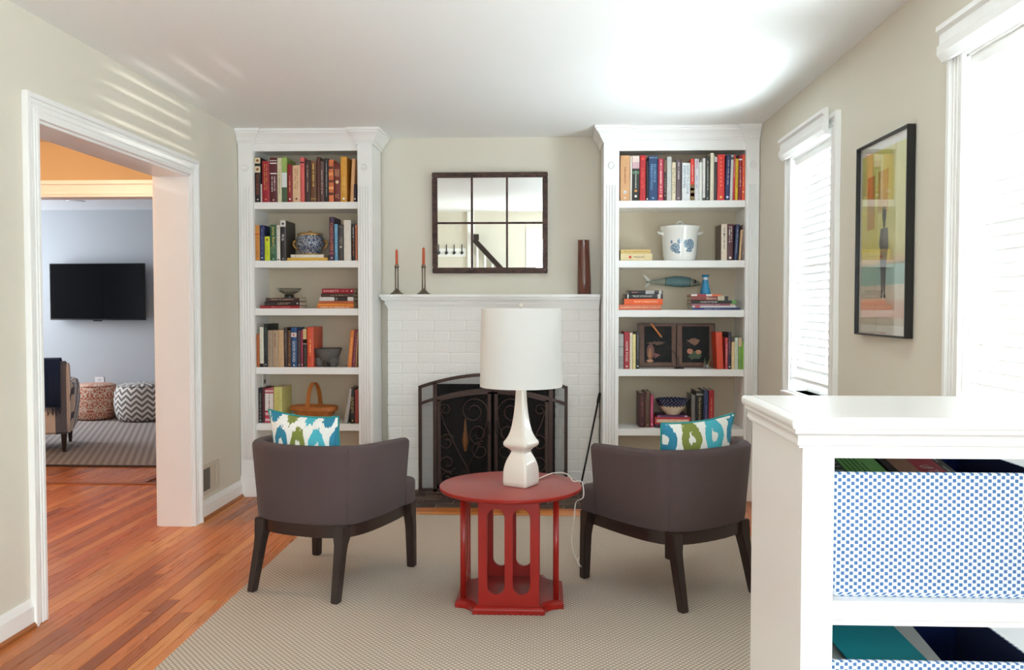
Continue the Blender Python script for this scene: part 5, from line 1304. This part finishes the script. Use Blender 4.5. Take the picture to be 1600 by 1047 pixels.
MB().lathe([(0.003, zt-0.02), (0.004, zt), (0.009, zt+0.006), (0.009, zt+0.018), (0.005, zt+0.022), (0.001, zt+0.024)], 14).build('finial', M_CER, lp, smooth=50)
# cord: over the table edge, down to the rug
cz = 0.504
cp = [(LX+0.045, LY+0.05, cz)] + [tuple(onZ(x, y, z)) for x, y, z in ((858, 741, cz+0.004), (868, 739, cz+0.008), (880, 739, cz+0.012), (889, 743, cz+0.010), (896, 752, cz+0.006))]
cp += [(0.145, 3.78, cz+0.003), (0.157, 3.765, 0.493), (0.158, 3.755, 0.44)]
for x, y, Yq in ((900, 785, 3.80), (897, 810, 3.84), (893, 840, 3.87), (896, 862, 3.90), (904, 880, 3.93)): cp.append(tuple(onY(x, y, Yq)))
e = onZ(914, 892, 0.013); cp += [(e.x, e.y, 0.0135), (e.x+0.012, e.y+0.03, 0.0135), (e.x-0.03, e.y+0.10, 0.0135), (e.x-0.02, e.y+0.22, 0.0135)]
cpl = [tuple(Vector(p)-Vector((LX, LY, LZ))) for p in cp]
cpl = [tuple(Matrix.Rotation(R(29.5), 3, 'Z') @ Vector(p)) for p in catmull(cpl, 6)]
MB().tube(cpl, 0.0026, 6).build('cord', mat((226, 222, 214), 0.4), lp, smooth='all')
# ================================================================== white cabinet in the foreground
CY0, CY1, CX0, CX1 = 1.65, 2.05, 0.484, 1.335
cb = empty('open_cabinet', (CX0, CY0, 0), 0, 'white open storage cabinet with moulded top in the foreground corner', 'cabinet')
W_ = CX1-CX0; Dp = CY1-CY0
def rtop(path_off, z): pass
zT = 1.0645
path = [(0, Dp), (0, 0), (W_, 0)]
top = MB().sweep(path, [(-0.02, zT-0.002), (0.020, zT), (0.0255, zT-0.004), (0.0265, zT-0.010), (0.0255, zT-0.017), (0.022, zT-0.0205), (-0.02, zT-0.0205)])
top.box(0.0, W_, 0.0, Dp, zT-0.0205, zT)
top.build('top', M_CAB, cb, smooth=40)
MB().sweep(path, [(-0.02, zT-0.0205), (0.0185, zT-0.0205), (0.0185, zT-0.029), (0.0165, zT-0.030), (0.0125, zT-0.035), (0.0115, zT-0.042), (0.0130, zT-0.047), (0.0130, zT-0.051), (0.0095, zT-0.053), (0.0090, zT-0.057), (0.0, zT-0.0575), (-0.02, zT-0.0575)]).build('cornice', M_CAB, cb, smooth=40)
o0 = onY(1303, 800, CY0).x-CX0
MB().box(0, 0.018, 0.0188, Dp, 0, zT-0.03).build('side_panel', M_CAB, cb)
MB().box(W_-0.018, W_, 0.0188, Dp, 0, zT-0.03).build('side_panel', M_CAB, cb)
MB().box(0.018, W_-0.018, Dp-0.012, Dp, 0.08, zT-0.03).build('back_panel', M_CAB, cb)
MB().box(0, o0, -0.001, 0.019, 0, zT-0.03).box(W_-o0, W_, -0.001, 0.019, 0, zT-0.03).box(o0, W_-o0, -0.0008, 0.019, 0.987, zT-0.03).build('face_frame', M_CAB, cb, bevel=0.001, seg=1)
ZS = [0.713, 0.395, 0.09]
for z in ZS:
    MB().box(0.018, W_-0.018, 0.001, Dp-0.012, z-0.037, z).build('shelf', M_CAB, cb, bevel=0.0015, seg=1)
    MB().box(o0, W_-o0, 0.004, 0.02, z-0.047, z-0.037).build('shelf_rail', M_CAB, cb)
# fabric bins
def m_bin():
    n = NT('blue_square_print', 0.85, 0.2); x, y, z, v = n.xyz()
    h = n.math('ADD', x, y)
    px, pz = 0.0166, 0.0134
    def grid(ox, oz):
        u = n.math('FRACT', n.math('ADD', n.math('DIVIDE', h, px), ox)); w = n.math('FRACT', n.math('ADD', n.math('DIVIDE', z, pz), oz))
        return n.math('MULTIPLY', n.math('LESS_THAN', n.math('ABSOLUTE', n.math('SUBTRACT', u, 0.5)), 0.19), n.math('LESS_THAN', n.math('ABSOLUTE', n.math('SUBTRACT', w, 0.5)), 0.24))
    k = n.math('MAXIMUM', grid(0, 0), grid(0.5, 0.5))
    f = n.noise(v, 260, 2)
    n.color(n.mix(k, n.mix(f, lin((222, 228, 238)), lin((236, 240, 246))), n.mix(f, lin((66, 110, 170)), lin((96, 136, 188)))))
    n.bump(f, 0.2, 0.002); return n.m
M_BIN = m_bin(); M_LINING = m_fabric('navy_lining', (20, 36, 84))
def fabric_bin(loc, w, d, h, label, rz=0.0):
    b = empty('fabric_bin', loc, rz, label, 'storage bin', 'patterned fabric bins in the cabinet')
    t = 0.006; r = 0.012
    def ring(g, z, wob=0.0):
        pts = []
        for sx, sy, a0 in ((1, 1, 0), (0, 1, 90), (0, 0, 180), (1, 0, 270)):
            cx = (w-g-r) if sx else g+r; cy = (d-g-r) if sy else g+r
            for k in range(5):
                a = R(a0+90*k/4); pts.append((cx+r*math.cos(a), cy+r*math.sin(a), z))
        out = []
        for i, p in enumerate(pts): out.append(p)
        return out
    MB().loft([ring(0.008, 0), ring(0.001, 0.010), ring(0.0, h*0.5), ring(0, h-0.002), ring(0.002, h), ring(t, h)], cap=False).build('outside', M_BIN, b, smooth=60)
    MB().loft([ring(t, h), ring(t, 0.012)], cap=False).loft([ring(t, 0.012), ring(0.1, 0.0125)], cap=True).build('lining', M_LINING, b, smooth=60)
    return b
B1 = Vector((CX0+o0+0.001, CY0+0.022, ZS[0]+0.0005)); bw = 0.40; bd = 0.335
fabric_bin(B1, bw, bd, 0.243, 'blue and white square print bin holding magazines on the upper cabinet shelf')
B2 = Vector((CX0+o0+0.001, CY0+0.022, ZS[1]+0.0005)); bh2 = 0.195
fabric_bin(B2, bw, bd, bh2, 'blue and white square print bin holding a teal folder on the lower cabinet shelf')
# contents of the upper bin
def sheet(name, c3, label, cat, m, th=0.004, group=None):
    """a flat slab given by three corners p, p+u, p+v"""
    p, u, v = [Vector(q) for q in c3]; nrm = u.cross(v).normalized()*th
    q = [p, p+u, p+u+v, p+v]
    o = MB().loft([[tuple(k-p) for k in q], [tuple(k-p+nrm) for k in q]]).build(name, m, None, tuple(p), bevel=0.0008, seg=1)
    return sset(o, label, cat, group)
zf = B1.z+0.228
g = sheet('magazine', ((B1.x+0.008, B1.y+0.012, zf-0.018), (0.135, 0.0, -0.004), (-0.0, 0.27, 0.048)), 'green magazine with a black title block lying in the upper bin', 'magazine', mat((126, 206, 104), 0.35, 0.05, 10), 0.006)
def on_sheet(o, u, v, a0, a1, b0, b1, c, lift=0.0008, th=0.006):
    u = Vector(u); v = Vector(v); n = u.cross(v).normalized()*(th+lift)
    pts = [u*a+v*b+n for a, b in ((a0, b0), (a1, b0), (a1, b1), (a0, b1))]
    return MB().add([tuple(p) for p in pts], [(0, 1, 2, 3)]).build('print_block', mat(c, 0.4, 0.03, 20), o)
u, v = (0.135, 0.0, -0.004), (0.0, 0.27, 0.048)
on_sheet(g, u, v, 0.10, 0.38, 0.05, 0.62, (34, 40, 38))
for k in range(5): on_sheet(g, u, v, 0.44+0.07*k, 0.465+0.07*k, 0.12, 0.8-0.08*k, (60, 110, 56))
for k in range(6): on_sheet(g, u, v, 0.13, 0.34, 0.12+0.08*k, 0.135+0.08*k, (180, 190, 180), 0.0012)
gl_ = text_mesh('ECO', 0.03, 0.024, mat((222, 226, 222), 0.4, 0.01))
u2, v2 = (0.13, 0.0, 0.0), (0.0, 0.26, 0.046)
bx = sheet('cereal_box', ((B1.x+0.148, B1.y+0.012, zf-0.022), u2, v2), 'dark flat pack with a red UP TO panel in the upper bin', 'box', mat((38, 28, 26), 0.35, 0.1, 12), 0.008)
on_sheet(bx, u2, v2, 0.12, 0.50, 0.0, 0.95, (176, 124, 98), th=0.008)
on_sheet(bx, u2, v2, 0.44, 0.84, 0.0, 0.98, (190, 40, 60), 0.0011, 0.008)
tm = link('lettering', text_mesh('UP TO', 0.052, 0.022, mat((240, 224, 224), 0.4, 0.01)), bx, (0.083, 0.085, 0.0245), (0, 0, 0))
tm.rotation_euler = (Matrix.Rotation(R(10), 3, 'X') @ Matrix.Rotation(R(-78), 3, 'Z') @ Matrix.Rotation(R(0), 3, 'X') @ Matrix.Rotation(R(-90), 3, 'X')).to_euler()
for k in range(4): on_sheet(bx, u2, v2, 0.88, 0.90, 0.1+0.2*k, 0.22+0.2*k, (200, 196, 196), 0.0012, 0.008)
# contents of the lower bin
z2 = B2.z+bh2
pw_ = mat((206, 208, 206), 0.6, 0.03, 8)
sheet('paper_folder', ((B2.x+0.010, B2.y+0.015, z2-0.030), (0.24, 0.0, -0.012), (0.0, 0.27, 0.035)), 'pale grey paper folder under the teal one in the lower bin', 'folder', pw_, 0.004)
sheet('paper_folder', ((B2.x+0.050, B2.y+0.012, z2-0.016), (0.165, -0.0, -0.010), (-0.045, 0.26, 0.052)), 'teal paper folder on top in the lower bin', 'folder', mat((20, 138, 150), 0.55, 0.06, 8), 0.003)

# ================================================================== framed print on the right wall
FY0, FY1, FZ0, FZ1 = 3.290, 3.822, 1.152, 1.952
pf = empty('framed_print', (XR, (FY0+FY1)/2, FZ0), 0, 'framed print of a tall thin figure on yellow and teal between the windows', 'picture')
hw, hh = (FY1-FY0)/2, FZ1-FZ0; ft = 0.007
FB = mat((20, 19, 20), 0.35, 0.1, 20)
for a, c, z0, z1 in ((-hw, -hw+ft, 0, hh), (hw-ft, hw, 0, hh), (-hw+ft, hw-ft, 0, ft), (-hw+ft, hw-ft, hh-ft, hh)):
    MB().box(-0.034, -0.002, a, c, z0, z1).build('frame_rail', FB, pf, bevel=0.0015, seg=1)
MB().box(-0.016, -0.004, -hw+ft, hw-ft, ft, hh-ft).build('mat_board', mat((228, 226, 216), 0.8, 0.01, 5), pf)
def m_art():
    n = NT('print_ink', 0.7); x, y, z, v = n.xyz()
    f = n.noise(v, 12, 4, 0.6); zz = n.math('ADD', z, n.math('MULTIPLY', n.math('SUBTRACT', f, 0.5), 0.012))
    nd = n.n('ShaderNodeMapRange'); nd.inputs[1].default_value = 0.0; nd.inputs[2].default_value = hh; n.lk(zz, nd.inputs[0])
    c = n.ramp(nd.outputs[0], [(0.0, (196, 186, 168)), (0.085, (200, 190, 172)), (0.10, (206, 150, 128)), (0.17, (204, 160, 138)), (0.19, (206, 196, 178)), (0.255, (206, 196, 178)), (0.262, (110, 164, 160)), (0.355, (124, 176, 168)), (0.362, (120, 110, 50)), (0.38, (196, 150, 70)), (0.42, (188, 178, 62)), (0.6, (196, 190, 74)), (1.0, (202, 198, 84))])
    n.color(n.mix(n.math('MULTIPLY', n.noise(v, 40, 4), 0.25), c, lin((236, 230, 190)))); return n.m
MB().box(-0.0175, -0.016, -hw+0.03, hw-0.03, 0.045, hh-0.045).build('print', m_art(), pf)
def art(name, pts, c, yy=-0.0182): MB().loft([[(yy, y, z) for y, z in pts], [(yy+0.0006, y, z) for y, z in pts]]).build(name, mat(c, 0.7, 0.12, 30), pf)
# +y is towards the far edge of the print
def E(cy, cz, ry, rz, n=16): return [(cy+ry*math.cos(2*PI*k/n), cz+rz*math.sin(2*PI*k/n)) for k in range(n)]
art('printed_hat', E(-0.015, 0.490, 0.021, 0.034), (30, 26, 24), -0.0186)
art('printed_head', E(-0.015, 0.452, 0.013, 0.018), (86, 66, 52))
art('printed_figure', [(-0.052, 0.435), (0.022, 0.435), (0.034, 0.38), (0.024, 0.35), (0.022, 0.29), (0.006, 0.17), (0.012, 0.155), (-0.008, 0.155), (-0.010, 0.27), (-0.020, 0.155), (-0.040, 0.155), (-0.030, 0.17), (-0.040, 0.30), (-0.060, 0.36)], (44, 42, 46))
art('printed_tower', [(0.17, 0.44), (0.09, 0.44), (0.09, 0.66), (0.17, 0.66)], (176, 130, 40))
art('printed_tower', [(0.055, 0.50), (-0.05, 0.50), (-0.05, 0.67), (0.055, 0.67)], (188, 150, 50))
MB().box(-0.0215, -0.0195, -hw+ft, hw-ft, ft, hh-ft).build('glazing', M_GLASS, pf)
# ================================================================== wall vent
vt = empty('wall_vent', (XL, 5.13, 0.145), 0, 'beige metal wall register low beside the doorway casing', 'vent')
VM = mat((206, 196, 178), 0.5, 0.02, 5)
VH, VW = 0.18, 0.145
MB().box(0.0, 0.008, -VW, VW, 0, 0.024).box(0, 0.008, -VW, VW, VH-0.024, VH).box(0, 0.008, -VW, -VW+0.03, 0.024, VH-0.024).box(0, 0.008, VW-0.05, VW, 0.024, VH-0.024).box(0, 0.008, 0.0, 0.016, 0.024, VH-0.024).build('frame', VM, vt, bevel=0.002, seg=1)
MB().box(0.0002, 0.001, -VW+0.02, 0.0, 0.02, VH-0.02).build('duct', mat((46, 42, 40), 0.9), vt)
MB().box(0.0002, 0.003, 0.016, VW-0.05, 0.02, VH-0.02).build('plate', VM, vt)
sm = MB().box(0.001, 0.006, -0.0022, 0.0022, 0.022, VH-0.022).mesh('slat', mat((120, 112, 102), 0.5))
for k in range(9): link('slat', sm, vt, (0, -VW+0.038+k*0.0125, 0))
MB().box(0.006, 0.018, VW-0.03, VW-0.024, 0.09, 0.098).build('lever', VM, vt)
# ================================================================== TV room
tvc = onY(152, 456, 9.62)
tv = empty('television', (tvc.x, 9.745, tvc.z), 0, 'black flat screen television on the grey wall', 'television')
tw, th_ = 0.555, 0.322
s_ = empty('screen_unit', (0, -0.12, 0), R(-2)); s_.parent = tv
TB = mat((12, 12, 13), 0.3, 0.05, 10)
MB().box(-tw, tw, -0.02, 0.025, -th_, th_).build('housing', TB, s_, bevel=0.003)
MB().box(-tw+0.010, tw-0.010, -0.0215, -0.02, -th_+0.016, th_-0.010).build('screen', mat((10, 11, 13), 0.06, 0.02, 2), s_)
MB().box(-0.05, 0.05, -0.012, 0.0, -th_-0.012, -th_).build('logo_bar', TB, s_)
MB().box(-0.12, 0.12, -0.012, -0.002, -0.12, 0.12).box(-0.03, 0.03, -0.11, -0.01, -0.05, 0.05).build('wall_mount', M_BLACK, tv)
r2 = sset(MB().box(-6.4, -2.75, 6.71, 9.5, 0.0005, 0.010).build('woven_rug', m_rug2(), bevel=0.002), 'grey woven rug on the floor of the television room', 'rug')
MB().box(-6.4, -2.75, 6.66, 6.71, 0.0005, 0.0095).build('binding', mat((70, 52, 46), 0.8), r2)
def m_damask():
    n = NT('damask_print', 0.85, 0.2); x, y, z, v = n.xyz()
    ang = n.math('ARCTAN2', y, x); u = n.math('MULTIPLY', ang, 0.30)
    uu = n.math('MULTIPLY', n.math('ABSOLUTE', n.math('SUBTRACT', n.math('FRACT', n.math('DIVIDE', u, 0.26)), 0.5)), 0.26)
    cb_ = n.n('ShaderNodeCombineXYZ'); n.lk(uu, cb_.inputs[0]); n.lk(z, cb_.inputs[1])
    f = n.noise(cb_.outputs[0], 26, 2.0, 0.5, 1.4)
    k = n.math('LESS_THAN', n.math('ABSOLUTE', n.math('SUBTRACT', f, 0.5)), 0.055)
    n.color(n.mix(k, lin((214, 194, 176)), lin((172, 84, 58)))); return n.m
def m_chevron():
    n = NT('chevron_print', 0.85, 0.2); x, y, z, v = n.xyz()
    u = n.math('MULTIPLY', n.math('ARCTAN2', y, x), 0.31)
    t = n.math('ABSOLUTE', n.math('SUBTRACT', n.math('FRACT', n.math('DIVIDE', u, 0.12)), 0.5))
    k = n.math('GREATER_THAN', n.math('FRACT', n.math('DIVIDE', n.math('ADD', z, n.math('MULTIPLY', t, 0.10)), 0.062)), 0.5)
    n.color(n.mix(k, lin((222, 218, 214)), lin((118, 114, 112)))); return n.m
def pouf(x, y, r, h, label, m):
    p = empty('floor_pouf', (x, y, 0.0102), 0, label, 'pouf', 'poufs in the television room')
    MB().lathe([(r*0.55, 0.0), (r*0.84, 0.012), (r*0.95, h*0.22), (r, h*0.5), (r*0.96, h*0.78), (r*0.86, h*0.95), (r*0.7, h*0.99), (0.002, h*1.0)], 40).build('cover', m, p, smooth='all')
    MB().tube([(r*0.87*math.cos(2*PI*k/40), r*0.87*math.sin(2*PI*k/40), h*0.945) for k in range(41)], 0.006, 6).build('piping', m, p, smooth='all')
a = onZ(137, 658, 0.01); pouf(a.x-0.02, a.y+0.20, 0.245, 0.40, 'round pouf with rust red damask print near the striped armchair', m_damask())
a = onZ(214, 660, 0.01); pouf(a.x-0.035, a.y+0.22, 0.30, 0.41, 'round pouf with grey and white chevrons below the television', m_chevron())
# outlet on the TV wall
oo = onY(155.5, 597, 9.745); o = sset(MB().box(-0.055, 0.055, -0.004, 0.0, -0.06, 0.06).build('wall_outlet', mat((226, 226, 228), 0.4), None, (oo.x, 9.749, oo.z), bevel=0.002), 'white wall plate above the damask pouf on the grey wall', 'outlet')
for s in (-1, 1): MB().box(-0.02, 0.02, -0.006, -0.003, s*0.025-0.014, s*0.025+0.014).build('socket', mat((200, 200, 202), 0.4), o)
# recessed ceiling light
cl = onZ(118, 314, 2.375); c_ = sset(MB().lathe([(0.055, -0.004), (0.085, -0.008), (0.09, -0.004), (0.09, 0.0)], 28).build('ceiling_downlight', mat((224, 224, 226), 0.4), None, (cl.x, cl.y, 2.375), smooth=50), 'round recessed downlight in the television room ceiling', 'ceiling light')
MB().lathe([(0.055, -0.003), (0.052, -0.0035), (0.001, -0.0035)], 24).build('lens', mat((196, 196, 200), 0.3), c_)
# striped armchair seen from behind
AR = R(25); AX, AY = -4.182-(0.345*math.cos(AR)-0.05*math.sin(AR)), 7.29-(0.345*math.sin(AR)+0.05*math.cos(AR))
ac = empty('armchair', (AX, AY, 0.0102), AR, 'cream and grey striped armchair seen from behind in the television room', 'armchair')
def m_stripe():
    n = NT('striped_upholstery', 0.9, 0.2); x, y, z, v = n.xyz()
    u = n.math('SUBTRACT', x, n.math('MULTIPLY', z, 0.0)); s1 = n.math('MULTIPLY', n.math('GREATER_THAN', x, 0.285), n.math('LESS_THAN', x, 0.375))
    s2 = n.math('LESS_THAN', n.math('ABSOLUTE', n.math('SUBTRACT', x, 0.10)), 0.006)
    sy = n.math('FRACT', n.math('DIVIDE', n.math('ADD', z, n.math('MULTIPLY', y, -0.55)), 0.21))
    side = n.math('GREATER_THAN', x, 0.398)
    s3 = n.math('MULTIPLY', side, n.math('MULTIPLY', n.math('GREATER_THAN', sy, 0.1), n.math('LESS_THAN', sy, 0.38)))
    k = n.math('MAXIMUM', n.math('MAXIMUM', s1, s2), s3)
    n.color(n.mix(k, lin((216, 202, 192)), lin((104, 106, 116)))); n.bump(n.noise(v, 300, 2), 0.2, 0.002); return n.m
MS = m_stripe()
def rb(x0, x1, y0, y1, z0, z1, r): return MB().box(x0, x1, y0, y1, z0, z1)
MB().loft([[(x, y, z) for x, y in ((-w, 0.0+o), (w, 0.0+o), (w+0.002, 0.14+o), (-w-0.002, 0.14+o))] for w, z, o in ((0.39, 0.16, 0.0), (0.40, 0.30, -0.012), (0.402, 0.55, -0.02), (0.395, 0.74, -0.012), (0.38, 0.785, 0.0))]).build('backrest', MS, ac, bevel=0.018, seg=3, smooth=50)
for s in (-1, 1):
    MB().loft([[(s*0.33, y, z0_) for y, z0_ in ((0.10, z1), (0.72, z1))]+[(s*xx, y, z0_) for y, z0_ in ((0.74, z1), (0.08, z1))] for xx, z1 in ((0.405, 0.16), (0.43, 0.40), (0.425, 0.56), (0.40, 0.60))]).build('arm', MS, ac, bevel=0.015, seg=2, smooth=50)
MB().box(-0.33, 0.33, 0.12, 0.74, 0.16, 0.30).build('seat_base', MS, ac, bevel=0.01)
MB().box(-0.325, 0.325, 0.13, 0.76, 0.30, 0.43).build('seat_cushion', MS, ac, bevel=0.03, seg=3, smooth=50)
for s in (-1, 1):
    for y in (0.05, 0.66):
        MB().lathe([(0.014, 0.0), (0.026, 0.17)], 14, (s*0.345, y)).build('leg', M_ESPRESSO, ac, smooth=50)
th = empty('throw_blanket', (AX, AY, 0.0102), AR, 'navy blue fringed throw draped over the back of the striped armchair', 'blanket')
NV = m_fabric('navy_knit', (34, 50, 80), sc=160)
mb = MB(); rr = []
n = 26
for i in range(n+1):
    x = -0.10+0.43*i/n; w = 0.007*math.sin(i*1.9)+0.005*math.sin(i*0.7)
    rr.append([(x, -0.030+w*1.0, 0.40), (x, -0.040+w, 0.56), (x, -0.034+w*0.7, 0.72), (x, -0.018, 0.800), (x, 0.03, 0.812), (x, 0.11, 0.812), (x, 0.155, 0.79), (x, 0.172+w*0.5, 0.70), (x, 0.172+w*0.5, 0.56)])
ob = mb.loft(rr, cap=False, closed=False).build('cloth', NV, th, smooth='all')
sd = ob.modifiers.new('solid', 'SOLIDIFY'); sd.thickness = 0.008; sd.offset = 0
fr = MB(); rq = random.Random(4)
for i in range(34):
    x = -0.098+0.426*i/33; w = 0.007*math.sin(i*1.47); L = rq.uniform(0.05, 0.085)
    fr.tube([(x, -0.030+w, 0.405), (x+rq.uniform(-.006, .006), -0.026+w, 0.40-L*0.5), (x+rq.uniform(-.01, .01), -0.026+w, 0.40-L)], [0.004, 0.0035, 0.002], 5)
fr.build('fringe', NV, th)['kind'] = 'stuff'
# ================================================================== seen in the mirror only
ck = empty('coat_rack', (-1.66, YR, 1.74), 0, 'white board with black coat hooks, seen in the mirror', 'coat rack')
MB().box(-0.27, 0.27, 0.001, 0.022, -0.07, 0.07).build('board', M_TRIM, ck, bevel=0.003)
for k in range(4):
    x = -0.20+0.133*k
    MB().tube([(x, 0.024, 0.14), (x, 0.026, 0.03), (x, 0.028, 0.0), (x, 0.05, -0.03), (x, 0.075, -0.02), (x, 0.08, 0.01)], 0.009, 8).lathe([(0.001, -0.035), (0.028, -0.01), (0.028, 0.01), (0.001, 0.035)], 10, (x, 0.03)).build('hook', M_BLACK, ck, smooth='all')
sr = empty('stair_rail', (-1.0, YR+0.12, 0), 0, 'dark stair handrail sloping down the rear wall, seen in the mirror', 'handrail')
MB().bar((-0.245, 0, 1.96), (0.36, 0, 1.31), 0.06, 0.085).build('rail', M_ESPRESSO, sr, bevel=0.01)
MB().box(-0.25, -0.16, -0.05, 0.05, 1.95, 2.05).build('upper_block', M_ESPRESSO, sr)
for k in range(5): MB().box(-0.2+0.13*k, -0.17+0.13*k, -0.015, 0.015, 0.9-0.14*k*0.5 if k else 0.9, 1.88-0.14*k).build('baluster', M_TRIM, sr)
MB().box(0.32, 0.40, -0.04, 0.04, 0, 1.36).build('newel', M_ESPRESSO, sr)
